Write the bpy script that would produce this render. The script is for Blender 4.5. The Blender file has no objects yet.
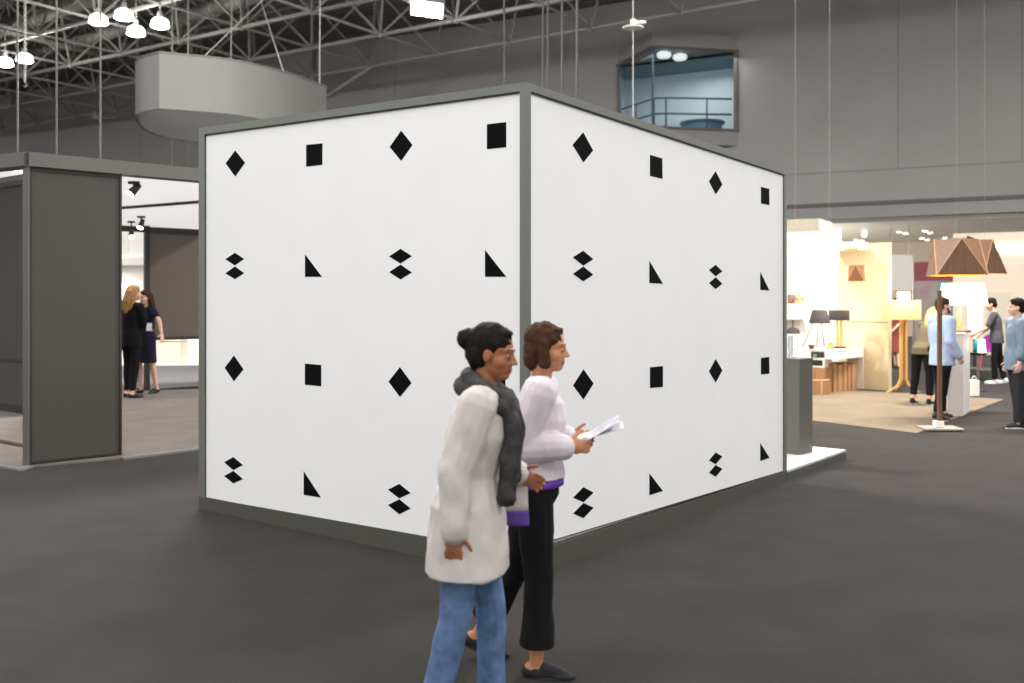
import bpy, bmesh, math, random
from mathutils import Vector, Matrix, noise
random.seed(7)
SC = bpy.context.scene
COL = SC.collection
PI = math.pi
F, CH, HZ = 988.0, 1.62, 300.0          # focal length in pixels, eye height, horizon row
V = Vector

# ------------------------------------------------------------------ camera helpers
def W(u, v, Y):                          # a point of the place seen at pixel (u, v), Y metres ahead
    return V(((u-512)/F*Y, Y, CH+(HZ-v)/F*Y))
def G(u, v):                             # the floor point seen at (u, v)
    Y = F*CH/(v-HZ)
    return V(((u-512)/F*Y, Y, 0))
def GX(u, Y): return V(((u-512)/F*Y, Y, 0))
def ZV(v, Y): return CH+(HZ-v)/F*Y
def lerp(a, b, t): return a+(b-a)*t

# ------------------------------------------------------------------ materials
MATS = {}
def mat(name, col, rough=0.7, metal=0.0, var=0.08, scale=30.0, bump=0.0, bscale=None, emit=None, estr=0.0, spec=0.4, trans=0.0, alpha=1.0, stretch=None):
    if name in MATS: return MATS[name]
    m = bpy.data.materials.new(name); m.use_nodes = True
    nt = m.node_tree; b = nt.nodes['Principled BSDF']
    tc = nt.nodes.new('ShaderNodeTexCoord')
    mp = nt.nodes.new('ShaderNodeMapping'); nt.links.new(tc.outputs['Object'], mp.inputs['Vector'])
    if stretch: mp.inputs['Scale'].default_value = stretch
    n = nt.nodes.new('ShaderNodeTexNoise'); n.inputs['Scale'].default_value = scale; n.inputs['Detail'].default_value = 5
    nt.links.new(mp.outputs['Vector'], n.inputs['Vector'])
    r = nt.nodes.new('ShaderNodeValToRGB')
    r.color_ramp.elements[0].position = .3; r.color_ramp.elements[1].position = .7
    c = col
    r.color_ramp.elements[0].color = (c[0]*(1-var), c[1]*(1-var), c[2]*(1-var), 1)
    r.color_ramp.elements[1].color = (min(1, c[0]*(1+var)), min(1, c[1]*(1+var)), min(1, c[2]*(1+var)), 1)
    nt.links.new(n.outputs['Fac'], r.inputs['Fac']); nt.links.new(r.outputs['Color'], b.inputs['Base Color'])
    b.inputs['Roughness'].default_value = rough; b.inputs['Metallic'].default_value = metal
    b.inputs['Specular IOR Level'].default_value = spec
    b.inputs['Transmission Weight'].default_value = trans
    b.inputs['Alpha'].default_value = alpha
    if bump:
        n2 = nt.nodes.new('ShaderNodeTexNoise'); n2.inputs['Scale'].default_value = bscale or scale*4; n2.inputs['Detail'].default_value = 6
        nt.links.new(mp.outputs['Vector'], n2.inputs['Vector'])
        bp = nt.nodes.new('ShaderNodeBump'); bp.inputs['Strength'].default_value = bump; bp.inputs['Distance'].default_value = .02
        nt.links.new(n2.outputs['Fac'], bp.inputs['Height']); nt.links.new(bp.outputs['Normal'], b.inputs['Normal'])
    if emit:
        b.inputs['Emission Color'].default_value = (*emit, 1); b.inputs['Emission Strength'].default_value = estr
    MATS[name] = m
    return m
def srgb(r, g, b):
    f = lambda c: ((c/255)/12.92 if c/255 <= .04045 else ((c/255+.055)/1.055)**2.4)
    return (f(r), f(g), f(b))

# ------------------------------------------------------------------ objects
def link(o, parent=None):
    COL.objects.link(o)
    if parent is not None: o.parent = parent
    return o
def mk(name, bm, m, parent=None, smooth=False, org=None):
    """one mesh object out of bm (world coordinates, or the parent's own when it has a parent that sits elsewhere)"""
    bmesh.ops.recalc_face_normals(bm, faces=bm.faces[:])
    if org is None and parent is None:
        n = len(bm.verts)
        if n:
            xs = [v.co.x for v in bm.verts]; ys = [v.co.y for v in bm.verts]; zs = [v.co.z for v in bm.verts]
            org = V(((min(xs)+max(xs))/2, (min(ys)+max(ys))/2, min(zs)))
    off = org if org is not None else (V(parent['_org']) if parent is not None and '_org' in parent else V((0, 0, 0)))
    if off.length > 0:
        for v in bm.verts: v.co -= off
    me = bpy.data.meshes.new(name); bm.to_mesh(me); bm.free()
    for mm in (m if isinstance(m, (list, tuple)) else [m]): me.materials.append(mm)
    if smooth:
        for p in me.polygons: p.use_smooth = True
    o = bpy.data.objects.new(name, me); link(o, parent)
    if parent is None: o.location = off
    o['_org'] = list(off)
    return o
def thing(name, label, cat, loc=(0, 0, 0), group=None):
    """an Empty at the thing's base; its parts are written in world coordinates"""
    o = bpy.data.objects.new(name, None); o.empty_display_size = .1; link(o)
    o.location = loc; o['_org'] = list(loc)
    return tag(o, label, cat, group)
def tag(o, label, cat, group=None):
    o['label'] = label; o['category'] = cat
    if group: o['group'] = group
    return o
def struct(name, bm, m, label=None, parent=None):
    o = mk(name, bm, m, parent); o['kind'] = 'structure'
    if label: o['label'] = label
    return o
def copy_tree(o, parent=None):
    c = o.copy(); COL.objects.link(c)
    if parent is not None: c.parent = parent
    for ch in list(o.children): copy_tree(ch, c)
    return c

# ------------------------------------------------------------------ shape helpers
def nb(): return bmesh.new()
def prism(bm, pts, ext, mi=0):
    """polygon pts (3-D) extruded along ext"""
    a = [bm.verts.new(p) for p in pts]; b = [bm.verts.new(V(p)+V(ext)) for p in pts]
    n = len(pts); fs = [bm.faces.new(a), bm.faces.new(b[::-1])]
    for i in range(n): fs.append(bm.faces.new((a[i], b[i], b[(i+1) % n], a[(i+1) % n])))
    for f in fs: f.material_index = mi
    return fs
def box(bm, c, s, rz=0.0, bev=0.0, M=None):
    """box with centre c and sizes s"""
    m = M if M is not None else Matrix.Rotation(rz, 4, 'Z')
    r = bmesh.ops.create_cube(bm, size=1, matrix=Matrix.Translation(c) @ m @ Matrix.Diagonal((*s, 1)))
    if bev:
        es = {e for v in r['verts'] for e in v.link_edges}
        bmesh.ops.bevel(bm, geom=list(es), offset=bev, segments=2, affect='EDGES', profile=.5)
def axes(d):
    d = d.normalized(); up = V((0, 0, 1)) if abs(d.z) < .95 else V((1, 0, 0))
    x = d.cross(up).normalized(); y = x.cross(d).normalized()
    return x, y
def tube(bm, a, b, ra, rb=None, seg=12, cap=True):
    a, b = V(a), V(b); rb = ra if rb is None else rb
    x, y = axes(b-a)
    A = [bm.verts.new(a+(x*math.cos(2*PI*i/seg)+y*math.sin(2*PI*i/seg))*ra) for i in range(seg)]
    B = [bm.verts.new(b+(x*math.cos(2*PI*i/seg)+y*math.sin(2*PI*i/seg))*rb) for i in range(seg)]
    for i in range(seg): bm.faces.new((A[i], B[i], B[(i+1) % seg], A[(i+1) % seg]))
    if cap: bm.faces.new(A[::-1]); bm.faces.new(B)
def polytube(bm, pts, r, seg=8):
    for p, q in zip(pts[:-1], pts[1:]): tube(bm, p, q, r, r, seg)
def lathe(bm, c, prof, seg=32, M=None):
    """profile [(r, z)...] turned about the vertical through c"""
    rings = []
    for r, z in prof:
        row = []
        for i in range(seg):
            a = 2*PI*i/seg; p = V((r*math.cos(a), r*math.sin(a), z))
            if M is not None: p = M @ p
            row.append(bm.verts.new(V(c)+p))
        rings.append(row)
    for A, B in zip(rings[:-1], rings[1:]):
        for i in range(seg): bm.faces.new((A[i], A[(i+1) % seg], B[(i+1) % seg], B[i]))
def shade_mesh(bm, c, r0, z0, r1, z1, seg=32, th=.006, closed_top=False):
    """open lamp shade with thickness: bottom radius r0 at z0, top radius r1 at z1"""
    prof = [(r0, z0), (r1, z1)]
    if closed_top: prof += [(.001, z1), (.001, z1-th), (r1-th, z1-th)]
    else: prof += [(r1-th, z1)]
    prof += [(r0-th, z0), (r0, z0)]
    lathe(bm, c, prof, seg)
def sphere(bm, c, r, M=None, sub=2):
    r = (r, r, r) if isinstance(r, (int, float)) else r
    m = Matrix.Translation(c) @ (M.to_4x4() if M is not None else Matrix.Identity(4)) @ Matrix.Diagonal((*r, 1))
    bmesh.ops.create_icosphere(bm, subdivisions=sub, radius=1, matrix=m)

# ------------------------------------------------------------------ colours
M_floor = mat('charcoal carpet', srgb(48, 44, 42), rough=.95, var=.16, scale=2.6, bump=.4, bscale=220, spec=.1)
_b = M_floor.node_tree.nodes['Principled BSDF']; _b.inputs['Sheen Weight'].default_value = .08; _b.inputs['Sheen Roughness'].default_value = .4
M_conc = mat('grey concrete', srgb(142, 139, 137), rough=.9, var=.06, scale=.35, bump=.05, bscale=6, spec=.2)
M_joint = mat('dark joint', srgb(92, 89, 87), rough=.9)
M_groove = mat('faint joint', srgb(124, 121, 119), rough=.9)
M_lintel = mat('lintel grey paint', srgb(134, 132, 131), rough=.8, var=.03)
M_steel = mat('grey painted steel', srgb(118, 114, 110), rough=.55, var=.06, scale=4)
M_deck = mat('dark roof deck', srgb(92, 87, 84), rough=.8, var=.12, scale=2)
M_duct = mat('pale duct metal', srgb(122, 117, 112), rough=.5, metal=.1, var=.06, scale=3)
M_frame = mat('grey green aluminium', srgb(113, 116, 110), rough=.45, metal=.25, var=.04, scale=12)
M_plinth = mat('dark plinth board', srgb(76, 75, 69), rough=.6, var=.04, scale=8)
M_white = mat('white stretched fabric', (.86, .86, .86), rough=.9, var=.012, scale=3, bump=.06, bscale=500, spec=.1)
M_black = mat('black vinyl', srgb(14, 14, 14), rough=.8, var=.02, spec=.06)
M_seam = mat('dark rubber seam', srgb(60, 52, 48), rough=.8)
M_platf = mat('white laminate deck', srgb(205, 203, 200), rough=.25, var=.05, scale=3)
M_podium = mat('dark grey lacquer', srgb(92, 90, 83), rough=.5, var=.04)
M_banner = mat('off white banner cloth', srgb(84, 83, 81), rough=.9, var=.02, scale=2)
M_gpanel = mat('warm grey panel', srgb(70, 66, 62), rough=.75, var=.03, scale=60, bump=.05, bscale=300)
M_dframe = mat('dark bronze aluminium', srgb(98, 96, 91), rough=.5, metal=.2, var=.03)
M_bframe = mat('black frame', srgb(38, 36, 34), rough=.5)
M_lcarpet = mat('light grey carpet', srgb(126, 118, 113), rough=.95, var=.12, scale=2.2, bump=.35, bscale=240, spec=.1)
M_dcarpet = mat('mid grey carpet', srgb(96, 94, 94), rough=.95, var=.06, scale=3)
M_trimal = mat('aluminium edge trim', srgb(150, 150, 148), rough=.35, metal=.5)
M_ceil_glow = mat('white ceiling with added glow', (.9, .9, .9), rough=.8, var=.01, emit=(1, .985, .97), estr=.64)  # emission added in place of lamp light falling on the white ceiling
M_wpaint = mat('white paint', srgb(232, 228, 222), rough=.7, var=.02)
M_cream = mat('cream paint', srgb(226, 212, 190), rough=.7, var=.02)
M_beige = mat('cream shop carpet', srgb(110, 97, 78), rough=.95, var=.16, scale=1.5, bump=.3, bscale=200)
M_wood = mat('dark walnut', srgb(112, 78, 54), rough=.5, var=.25, scale=6, stretch=(8, 8, .6))
M_wood2 = mat('light oak', srgb(206, 160, 96), rough=.5, var=.18, scale=5, stretch=(8, 8, .6))
M_card = mat('brown cardboard', srgb(158, 118, 82), rough=.85, var=.07, scale=4)
M_card2 = mat('pale cardboard edge', srgb(200, 156, 108), rough=.85, var=.05, scale=4)
M_lshade = mat('lit white shade', (.9, .88, .84), rough=.8, emit=(1, .95, .86), estr=2.6)
M_yshade = mat('lit linen shade', srgb(222, 184, 122), rough=.9, var=.12, scale=60, emit=(1, .68, .3), estr=.16)
M_gold = mat('gold shade lining', srgb(240, 176, 20), rough=.4, emit=(1, .56, .02), estr=1.0)
M_dshade = mat('dark charcoal shade', srgb(58, 52, 50), rough=.85)
M_lampw = mat('high bay lens', (.95, .95, .95), emit=(1, .98, .95), estr=7)
M_spotw = mat('spot lens', (.95, .95, .95), emit=(1, .9, .76), estr=9)
M_metal = mat('brushed steel', srgb(150, 148, 145), rough=.35, metal=.8)
M_housing = mat('grey lamp housing', srgb(150, 148, 146), rough=.5)
M_rod = mat('pale cable', srgb(150, 148, 145), rough=.5, metal=.2)
M_blackmet = mat('black metal', srgb(30, 29, 28), rough=.45)

# ------------------------------------------------------------------ a vertical face between two floor points
class Face:
    def __init__(s, a, b, z0, z1):
        s.a, s.b = V((a.x, a.y, 0)), V((b.x, b.y, 0)); s.L = (s.b-s.a).length
        s.d = (s.b-s.a)/s.L; s.z0, s.z1 = z0, z1
        n = V((s.d.y, -s.d.x, 0)); s.n = n if n.dot(-s.a) > 0 else -n     # outward: to the aisle
    def top(s, t): return s.z0+(s.z1-s.z0)*t/s.L
    def P(s, t, z, off=0.0): return s.a+s.d*t+V((0, 0, z))+s.n*off
    def pix(s, u, v, off=0.0):
        dr = V(((u-512)/F, 1, (HZ-v)/F)); o = V((0, 0, CH)); q = s.a+s.n*off
        k = (q-o).dot(s.n)/dr.dot(s.n); p = o+dr*k
        return (p-s.a).dot(s.d), p.z
    def su(s, u): return s.pix(u, 300)[0]

# ================================================================== SETTING
bm = nb(); prism(bm, [(-70, -8, 0), (60, -8, 0), (60, 75, 0), (-70, 75, 0)], (0, 0, -.1))
struct('floor', bm, M_floor, 'dark charcoal carpet of the exhibition hall')

KW = 73.0
def wall_at(u):
    Y = KW*F/(u+1375); return GX(u, Y)
wa, wb = wall_at(-220), wall_at(1250)
WF = Face(wa, wb, 12.5, 12.5)
ZD = 12.5
s_win0, s_win1, s_open = WF.su(617.5), WF.su(738), WF.su(772)
zl = WF.pix(906, 216)[1]
zw0, zw1 = ZV(128, 33.5), ZV(46.5, 33.5)
def wrect(bm, s0, s1, z0, z1, o0=0.0, o1=-.4):
    prism(bm, [WF.P(s0, z0, o0), WF.P(s1, z0, o0), WF.P(s1, z1, o0), WF.P(s0, z1, o0)], WF.n*(o1-o0))
bm = nb()
wrect(bm, 0, s_win0, 0, ZD)
wrect(bm, s_win0, s_win1, 0, zw0); wrect(bm, s_win0, s_win1, zw1, ZD)
wrect(bm, s_win1, s_open, 0, ZD)
wrect(bm, s_open, WF.L, zl, ZD)
struct('wall_back', bm, M_conc, 'tall grey concrete hall wall above the opening to the lamp shop')
bm = nb(); z = WF.pix(906, 200.5)[1]
wrect(bm, s_open-30, WF.L, z-.10, z+.02, .10, 0)
struct('trim_1', bm, M_joint, 'dark ledge along the concrete wall above the opening')
bm = nb(); wrect(bm, s_open-2, WF.L, zl, z-.10, .05, 0)
struct('trim_2', bm, M_lintel, 'plain grey lintel band above the opening')
bm = nb(); z = WF.pix(906, 168)[1]; wrect(bm, 0, WF.L, z-.02, z+.02, .012, 0)
struct('trim_3', bm, M_groove, 'horizontal joint in the concrete wall')
k = 4
for u in (-60, 140, 395, 898, 1022):
    bm = nb(); s = WF.su(u); wrect(bm, s-.018, s+.018, WF.pix(906, 168)[1] if u > 700 else 0, ZD, .008, 0)
    struct('trim_%d' % k, bm, M_groove, 'vertical joint in the concrete wall'); k += 1

# the low hall behind the opening
zc = zl-.12
bm = nb()
prism(bm, [WF.P(s_open-1, zc, -.5), WF.P(WF.L, zc, -.5), V((44, 47, zc)), V((4, 47, zc))], (0, 0, .2))
struct('ceiling_low', bm, mat('low hall ceiling', srgb(226, 222, 216), rough=.35, var=.05, scale=1.2), 'pale ceiling of the low hall behind the opening')
bm = nb(); prism(bm, [(4, 44, 0), (44, 44, 0), (44, 44, zc), (4, 44, zc)], (0, .3, 0))
struct('wall_far', bm, M_cream, 'pale end wall of the low hall')
rw = Face(GX(953, 29.5), GX(1120, 27.5), 3.9, 3.9)
bm = nb(); prism(bm, [rw.P(0, 0), rw.P(rw.L, 0), rw.P(rw.L, 3.6), rw.P(0, 3.6)], -rw.n*.2)
struct('wall_right', bm, M_cream, 'cream partition wall behind the man in the grey T-shirt')
d0, d1 = rw.su(987), rw.su(1011)
bm = nb(); prism(bm, [rw.P(d0, 0, .03), rw.P(d1, 0, .03), rw.P(d1, 1.85, .03), rw.P(d0, 1.85, .03)], -rw.n*.03)
dr = struct('door_1', bm, mat('cream door', srgb(214, 202, 182), rough=.6), 'cream flush door in the cream partition')
bm = nb(); box(bm, rw.P(d1-.12, 1.0, .06), (.12, .06, .03)); mk('door_handle', bm, M_metal, dr)

# roof deck: corrugated, ridges along the wall
dT = V((-1.524, 1, 0)).normalized(); nT = V((dT.y, -dT.x, 0)); nT = nT if nT.y > 0 else -nT   # nT: towards the wall
ZL, ZU, MOD = 10.2, 12.36, 3.05
k0 = 50.0/1.823                              # distance of the last chord from the eye
def fr(i, j):                                # i modules along the chord, j modules towards the hall
    return nT*(k0-j*MOD)+dT*(i*MOD+OFF)
# a node of the last chord is seen at u = 437.8
Y437 = 50*F/(437.8+994); p437 = GX(437.8, Y437); OFF = (p437-nT*k0).dot(dT)
bm = nb()
step = .32; q0 = 14.0; q1 = k0+13
n = int((q1-q0)/step)
prev = None
for i in range(n+1):
    q = q0+i*step
    for q_, zz in ((q, 0), (q+step*.45, 0), (q+step*.5, .09), (q+step*.95, .09)):
        row = [bm.verts.new(nT*q_+dT*t+V((0, 0, ZD+.05+zz))) for t in (-62 if q > 23 else 12, 58)]
        if prev: bm.faces.new((prev[0], prev[1], row[1], row[0]))
        prev = row
struct('ceiling', bm, M_deck, 'dark corrugated metal roof deck above the space frame')

# ================================================================== SPACE FRAME (roof)
sf = thing('roof_space_frame', 'grey tubular steel space frame under the dark roof deck', 'roof truss', fr(0, 0)+V((0, 0, ZL)))
I0, I1, NR = -17, 14, 6
rng = random.Random(3)
for j in range(NR):
    bm = nb()
    tube(bm, fr(I0, j)+V((0, 0, ZL)), fr(I1, j)+V((0, 0, ZL)), .074, seg=8)
    for i in range(I0, I1+1):
        p = fr(i, j)+V((0, 0, ZL)); sphere(bm, p, .13, sub=1)
        if j < NR-1: tube(bm, p, fr(i, j+1)+V((0, 0, ZL)), .048, seg=6, cap=False)
    mk('lower_chord', bm, M_steel, sf, smooth=True)
    bm = nb()
    tube(bm, fr(I0, j+.5)+V((0, 0, ZU)), fr(I1, j+.5)+V((0, 0, ZU)), .06, seg=8)
    for i in range(I0, I1):
        p = fr(i+.5, j+.5)+V((0, 0, ZU)); sphere(bm, p, .11, sub=1)
        if j < NR-1: tube(bm, p, fr(i+.5, j+1.5)+V((0, 0, ZU)), .05, seg=6, cap=False)
    mk('upper_chord', bm, M_steel, sf, smooth=True)
    bm = nb()
    for i in range(I0, I1):
        p = fr(i+.5, j+.5)+V((0, 0, ZU))
        for a, b in ((0, 0), (1, 0), (0, 1), (1, 1)):
            tube(bm, p, fr(i+a, j+b)+V((0, 0, ZL)), .045, seg=6, cap=False)
    mk('diagonal_brace', bm, M_steel, sf, smooth=True)
# column with its raking strut
cY = 50*F/(313+994)
cp = GX(313, cY)
t = thing('support_column', 'slim grey steel column rising behind the hanging banner', 'column', cp)
bm = nb(); tube(bm, cp, cp+V((0, 0, ZU)), .13, seg=14); mk('column_shaft', bm, M_steel, t, smooth=True)
bm = nb(); p = GX(371, 50*F/(371+994)); tube(bm, cp+V((0, 0, 9.05)), p+V((0, 0, ZL-.05)), .085, seg=10); mk('raking_strut', bm, M_steel, t, smooth=True)
bm = nb(); box(bm, cp+V((0, 0, .015)), (.4, .4, .03)); mk('base_plate', bm, M_steel, t)

# ducts and pipes between the chords
def at_z(u, v, z):
    Y = F*(z-CH)/(HZ-v); return V(((u-512)/F*Y, Y, z))
for (u0, v0, u1, v1, z, r, lab) in ((-8, 28, 134, 63, 11.2, .11, 'long thin pale pipe running below the roof at far left'),
                                     (-10, 36, 92, 0, 11.5, .2, 'thick pale duct nearest the top left corner of the roof'),
                                     (30, 54, 132, 27, 11.4, .2, 'thick pale duct behind the cluster of high bay lamps'),
                                     (172, 22, 262, -6, 11.6, .24, 'thick pale duct above the hanging banner')):
    a, b = at_z(u0, v0, z), at_z(u1, v1, z)
    t = thing('ventilation_duct', lab, 'duct', a)
    bm = nb(); tube(bm, a, b, r, seg=16); mk('duct_run', bm, M_duct, t, smooth=True)
    for q in (.2, .5, .8):
        bm = nb(); c = lerp(a, b, q); d = (b-a).normalized(); tube(bm, c-d*.04, c+d*.04, r*1.12, seg=16); mk('duct_collar', bm, M_housing, t)

# high bay lamps
bays = [(98.5, 19.5, 'leftmost of the cluster of high bay lamps above the banner'),
        (124, 14.5, 'topmost of the cluster of high bay lamps above the banner'),
        (136, 31, 'lowest of the cluster of high bay lamps above the banner'),
        (160, 23, 'rightmost of the cluster of high bay lamps above the banner'),
        (24.5, 58, 'high bay lamp beside the hoist chain at far left'),
        (5, 62, 'high bay lamp at the left edge of the photo')]
bay0 = None
for u, v, lab in bays:
    z = 9.75; p = at_z(u, v, z)
    if bay0 is None:
        bay0 = thing('high_bay_lamp', 'glowing '+lab, 'ceiling lamp', p, 'high bay lamps under the roof')
        bm = nb(); lathe(bm, p, [(.001, .13), (.16, .13), (.235, .07), (.27, -.10), (.26, -.11), (.22, .04), (.001, .06)], 24); mk('reflector', bm, M_lampw, bay0, smooth=True)
        bm = nb(); lathe(bm, p, [(.001, -.14), (.2, -.14), (.27, -.105), (.27, -.09), (.001, -.09)], 24); mk('lens', bm, M_lampw, bay0, smooth=True)
        bm = nb(); lathe(bm, p, [(.274, -.06), (.274, -.035), (.255, -.035), (.255, -.06), (.274, -.06)], 24); mk('rim', bm, M_blackmet, bay0, smooth=True)
        bm = nb(); lathe(bm, p, [(.001, .33), (.07, .33), (.09, .14), (.001, .13)], 16); tube(bm, p+V((0, 0, .3)), p+V((0, 0, 1.2)), .025, seg=8); mk('ballast_stem', bm, M_housing, bay0)
    else:
        c = copy_tree(bay0); c.location = p; tag(c, 'glowing '+lab, 'ceiling lamp', 'high bay lamps under the roof')
    ld = bpy.data.lights.new('high_bay_light', 'POINT'); ld.energy = 170 if u > 50 else 260; ld.shadow_soft_size = .25; ld.color = (1, .97, .93)
    lo = bpy.data.objects.new('high_bay_light', ld); lo.location = p-V((0, 0, .3)); link(lo)
# flood light
p = at_z(427, 9, 9.8)
t = thing('flood_light', 'bright rectangular flood light hanging under the roof at top centre', 'ceiling lamp', p)
Mx = Matrix.Rotation(math.radians(8), 4, 'Z') @ Matrix.Rotation(math.radians(-42), 4, 'X') @ Matrix.Rotation(math.radians(10), 4, 'Y')
bm = nb(); box(bm, p+Mx.to_3x3() @ V((0, 0, .1)), (.95, .5, .2), M=Mx, bev=.03); mk('housing', bm, M_housing, t)
bm = nb(); box(bm, p+Mx.to_3x3() @ V((0, 0, -.012)), (.88, .44, .03), M=Mx); mk('lens', bm, mat('flood lens', (.95, .95, .95), emit=(1, 1, .97), estr=14), t)
bm = nb(); tube(bm, p+V((0, 0, .15)), p+V((0, 0, 1.5)), .03, seg=8); mk('bracket', bm, M_housing, t)
ld = bpy.data.lights.new('flood_beam', 'POINT'); ld.energy = 500; ld.shadow_soft_size = .3
lo = bpy.data.objects.new('flood_beam', ld); lo.location = p-V((0, 0, .35)); link(lo)

# ================================================================== CONTROL ROOM WINDOW
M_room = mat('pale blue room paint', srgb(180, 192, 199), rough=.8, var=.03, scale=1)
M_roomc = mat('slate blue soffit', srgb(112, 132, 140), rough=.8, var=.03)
M_rail = mat('blue grey railing', srgb(72, 92, 98), rough=.5)
def glassmat():
    m = bpy.data.materials.new('tinted window glass'); m.use_nodes = True
    nt = m.node_tree; nt.nodes.clear()
    out = nt.nodes.new('ShaderNodeOutputMaterial'); mix = nt.nodes.new('ShaderNodeMixShader')
    tr = nt.nodes.new('ShaderNodeBsdfTransparent'); gl = nt.nodes.new('ShaderNodeBsdfGlossy')
    tr.inputs['Color'].default_value = (.92, .95, .96, 1); gl.inputs['Roughness'].default_value = .02
    fr_ = nt.nodes.new('ShaderNodeFresnel'); fr_.inputs['IOR'].default_value = 1.06
    nt.links.new(fr_.outputs[0], mix.inputs[0]); nt.links.new(tr.outputs[0], mix.inputs[1]); nt.links.new(gl.outputs[0], mix.inputs[2])
    nt.links.new(mix.outputs[0], out.inputs['Surface']); return m
M_glass = glassmat()
Pc_ = GX(652, 33.5)
def so(p): q = V((p.x, p.y, 0))-WF.a; return (q.dot(WF.d), q.dot(WF.n))
def wp(u, v, off): return WF.pix(u, v, off)
sA = WF.su(617.5); sC = WF.su(738); sB, PO = so(Pc_)
zT, zG1, zG0, zB = ZV(31, 33.5), ZV(45.5, 33.5), ZV(128.5, 33.5), ZV(143, 33.5)
plan = [(sA, 0), (sB, PO), (sC, 0)]
t = bpy.data.objects.new('window_1', None); link(t); t.location = WF.P(sB, zB, PO); t['_org'] = list(t.location); t['kind'] = 'structure'
t['label'] = 'glazed control room bay high on the concrete wall'
def bayband(name, z0, z1, m, inset=0.0):
    bm = nb(); pts = [WF.P(s, z0, o) for s, o in plan]; prism(bm, pts, (0, 0, z1-z0)); return mk(name, bm, m, t)
bayband('fascia', zG1, zT, M_conc); bayband('sill', zB, zG0, M_conc)
fm = mat('dark window frame', srgb(88, 82, 80), rough=.5)
def barq(bm, s, o, w, z0, z1): box(bm, WF.P(s, (z0+z1)/2, o), (w, w, z1-z0), rz=math.atan2(WF.d.y, WF.d.x))
bm = nb(); barq(bm, sC-.06, .05, .13, zG0, zG1); mk('jamb', bm, fm, t)
bm = nb(); barq(bm, sA+.08, .05, .12, zG0, zG1); mk('jamb', bm, fm, t)
bm = nb(); barq(bm, sB, PO-.06, .06, zG0, zG1); mk('mullion', bm, M_rail, t)
for nm_, za, zb_ in (('head_rail', zG1-.09, zG1), ('sill_rail', zG0, zG0+.09)):
    bm = nb()
    for a, b in ((plan[0], plan[1]), (plan[1], plan[2])):
        A, B = WF.P(a[0], za, a[1]), WF.P(b[0], za, b[1]); nn = (B-A).cross(V((0, 0, 1))).normalized()*.05
        prism(bm, [A-nn, B-nn, B+nn, A+nn], (0, 0, zb_-za))
    mk(nm_, bm, fm, t)
for a, b in ((plan[0], plan[1]), (plan[1], plan[2])):
    A, B = WF.P(a[0], zG0, a[1]), WF.P(b[0], zG0, b[1]); nn = (B-A).cross(V((0, 0, 1))).normalized()*.012
    bm = nb(); prism(bm, [A, B, B+nn, A+nn], (0, 0, zG1-zG0)); mk('pane', bm, M_glass, t)
# the room behind the glass
DR = -2.4
bm = nb()
prism(bm, [WF.P(sA-2.5, zB, DR), WF.P(sC+2.5, zB, DR), WF.P(sC+2.5, zT+.4, DR), WF.P(sA-2.5, zT+.4, DR)], WF.n*-.1)
struct('wall_control_room', bm, M_room, 'pale blue back wall of the control room')
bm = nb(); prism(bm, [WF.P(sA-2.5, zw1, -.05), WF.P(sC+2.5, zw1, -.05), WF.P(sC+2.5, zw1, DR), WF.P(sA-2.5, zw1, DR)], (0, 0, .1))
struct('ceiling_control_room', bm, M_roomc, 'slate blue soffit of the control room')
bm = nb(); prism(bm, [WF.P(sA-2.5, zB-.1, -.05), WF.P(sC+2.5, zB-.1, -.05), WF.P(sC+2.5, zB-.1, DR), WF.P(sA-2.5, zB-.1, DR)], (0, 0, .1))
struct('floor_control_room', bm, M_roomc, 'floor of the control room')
for nm_, q in (('wall_control_room_left', sA-.6), ('wall_control_room_right', sC+.6)):
    bm = nb(); prism(bm, [WF.P(q, zB, -.4), WF.P(q, zB, DR), WF.P(q, zw1, DR), WF.P(q, zw1, -.4)], WF.d*(-.1 if q < sB else .1)); struct(nm_, bm, M_room, 'pale blue side wall of the control room')
rl = thing('guard_rail', 'blue grey tubular guard rail behind the control room glass', 'railing', WF.P(sB, zG0, PO-.5))
RP = [lerp(V((*so(wall_at(617.5)), 0)), V((sB, PO-.5, 0)), .12), V((sB-.25, PO-.62, 0)), V((sB, PO-.5, 0)), V((sB+.3, PO-.62, 0)), lerp(V((sC, 0, 0)), V((sB, PO-.5, 0)), .08)]
zr1, zr2 = ZV(98.3, 34.0), ZV(114, 34.0)
for z in (zr1, zr2):
    bm = nb(); polytube(bm, [WF.P(p.x, z, p.y) for p in RP], .035); mk('rail_bar', bm, M_rail, rl, smooth=True)
for a, b, q in ((0, 1, .5), (1, 2, .5), (2, 3, .95), (3, 4, .62)):
    p = lerp(RP[a], RP[b], q); bm = nb(); tube(bm, WF.P(p.x, zw0, p.y), WF.P(p.x, zr1, p.y), .03, seg=8); mk('rail_post', bm, M_rail, rl, smooth=True)
c = WF.P(WF.su(697), zw0, -.62)
bm = nb(); lathe(bm, c, [(.001, .0), (.7, 0), (.7, .42), (.8, .46), (.8, .52), (.001, .54)], 28)
tag(mk('round_desk', bm, mat('blue desk', srgb(84, 116, 134), rough=.4), smooth=False), 'round blue desk behind the control room glass', 'desk')
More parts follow.
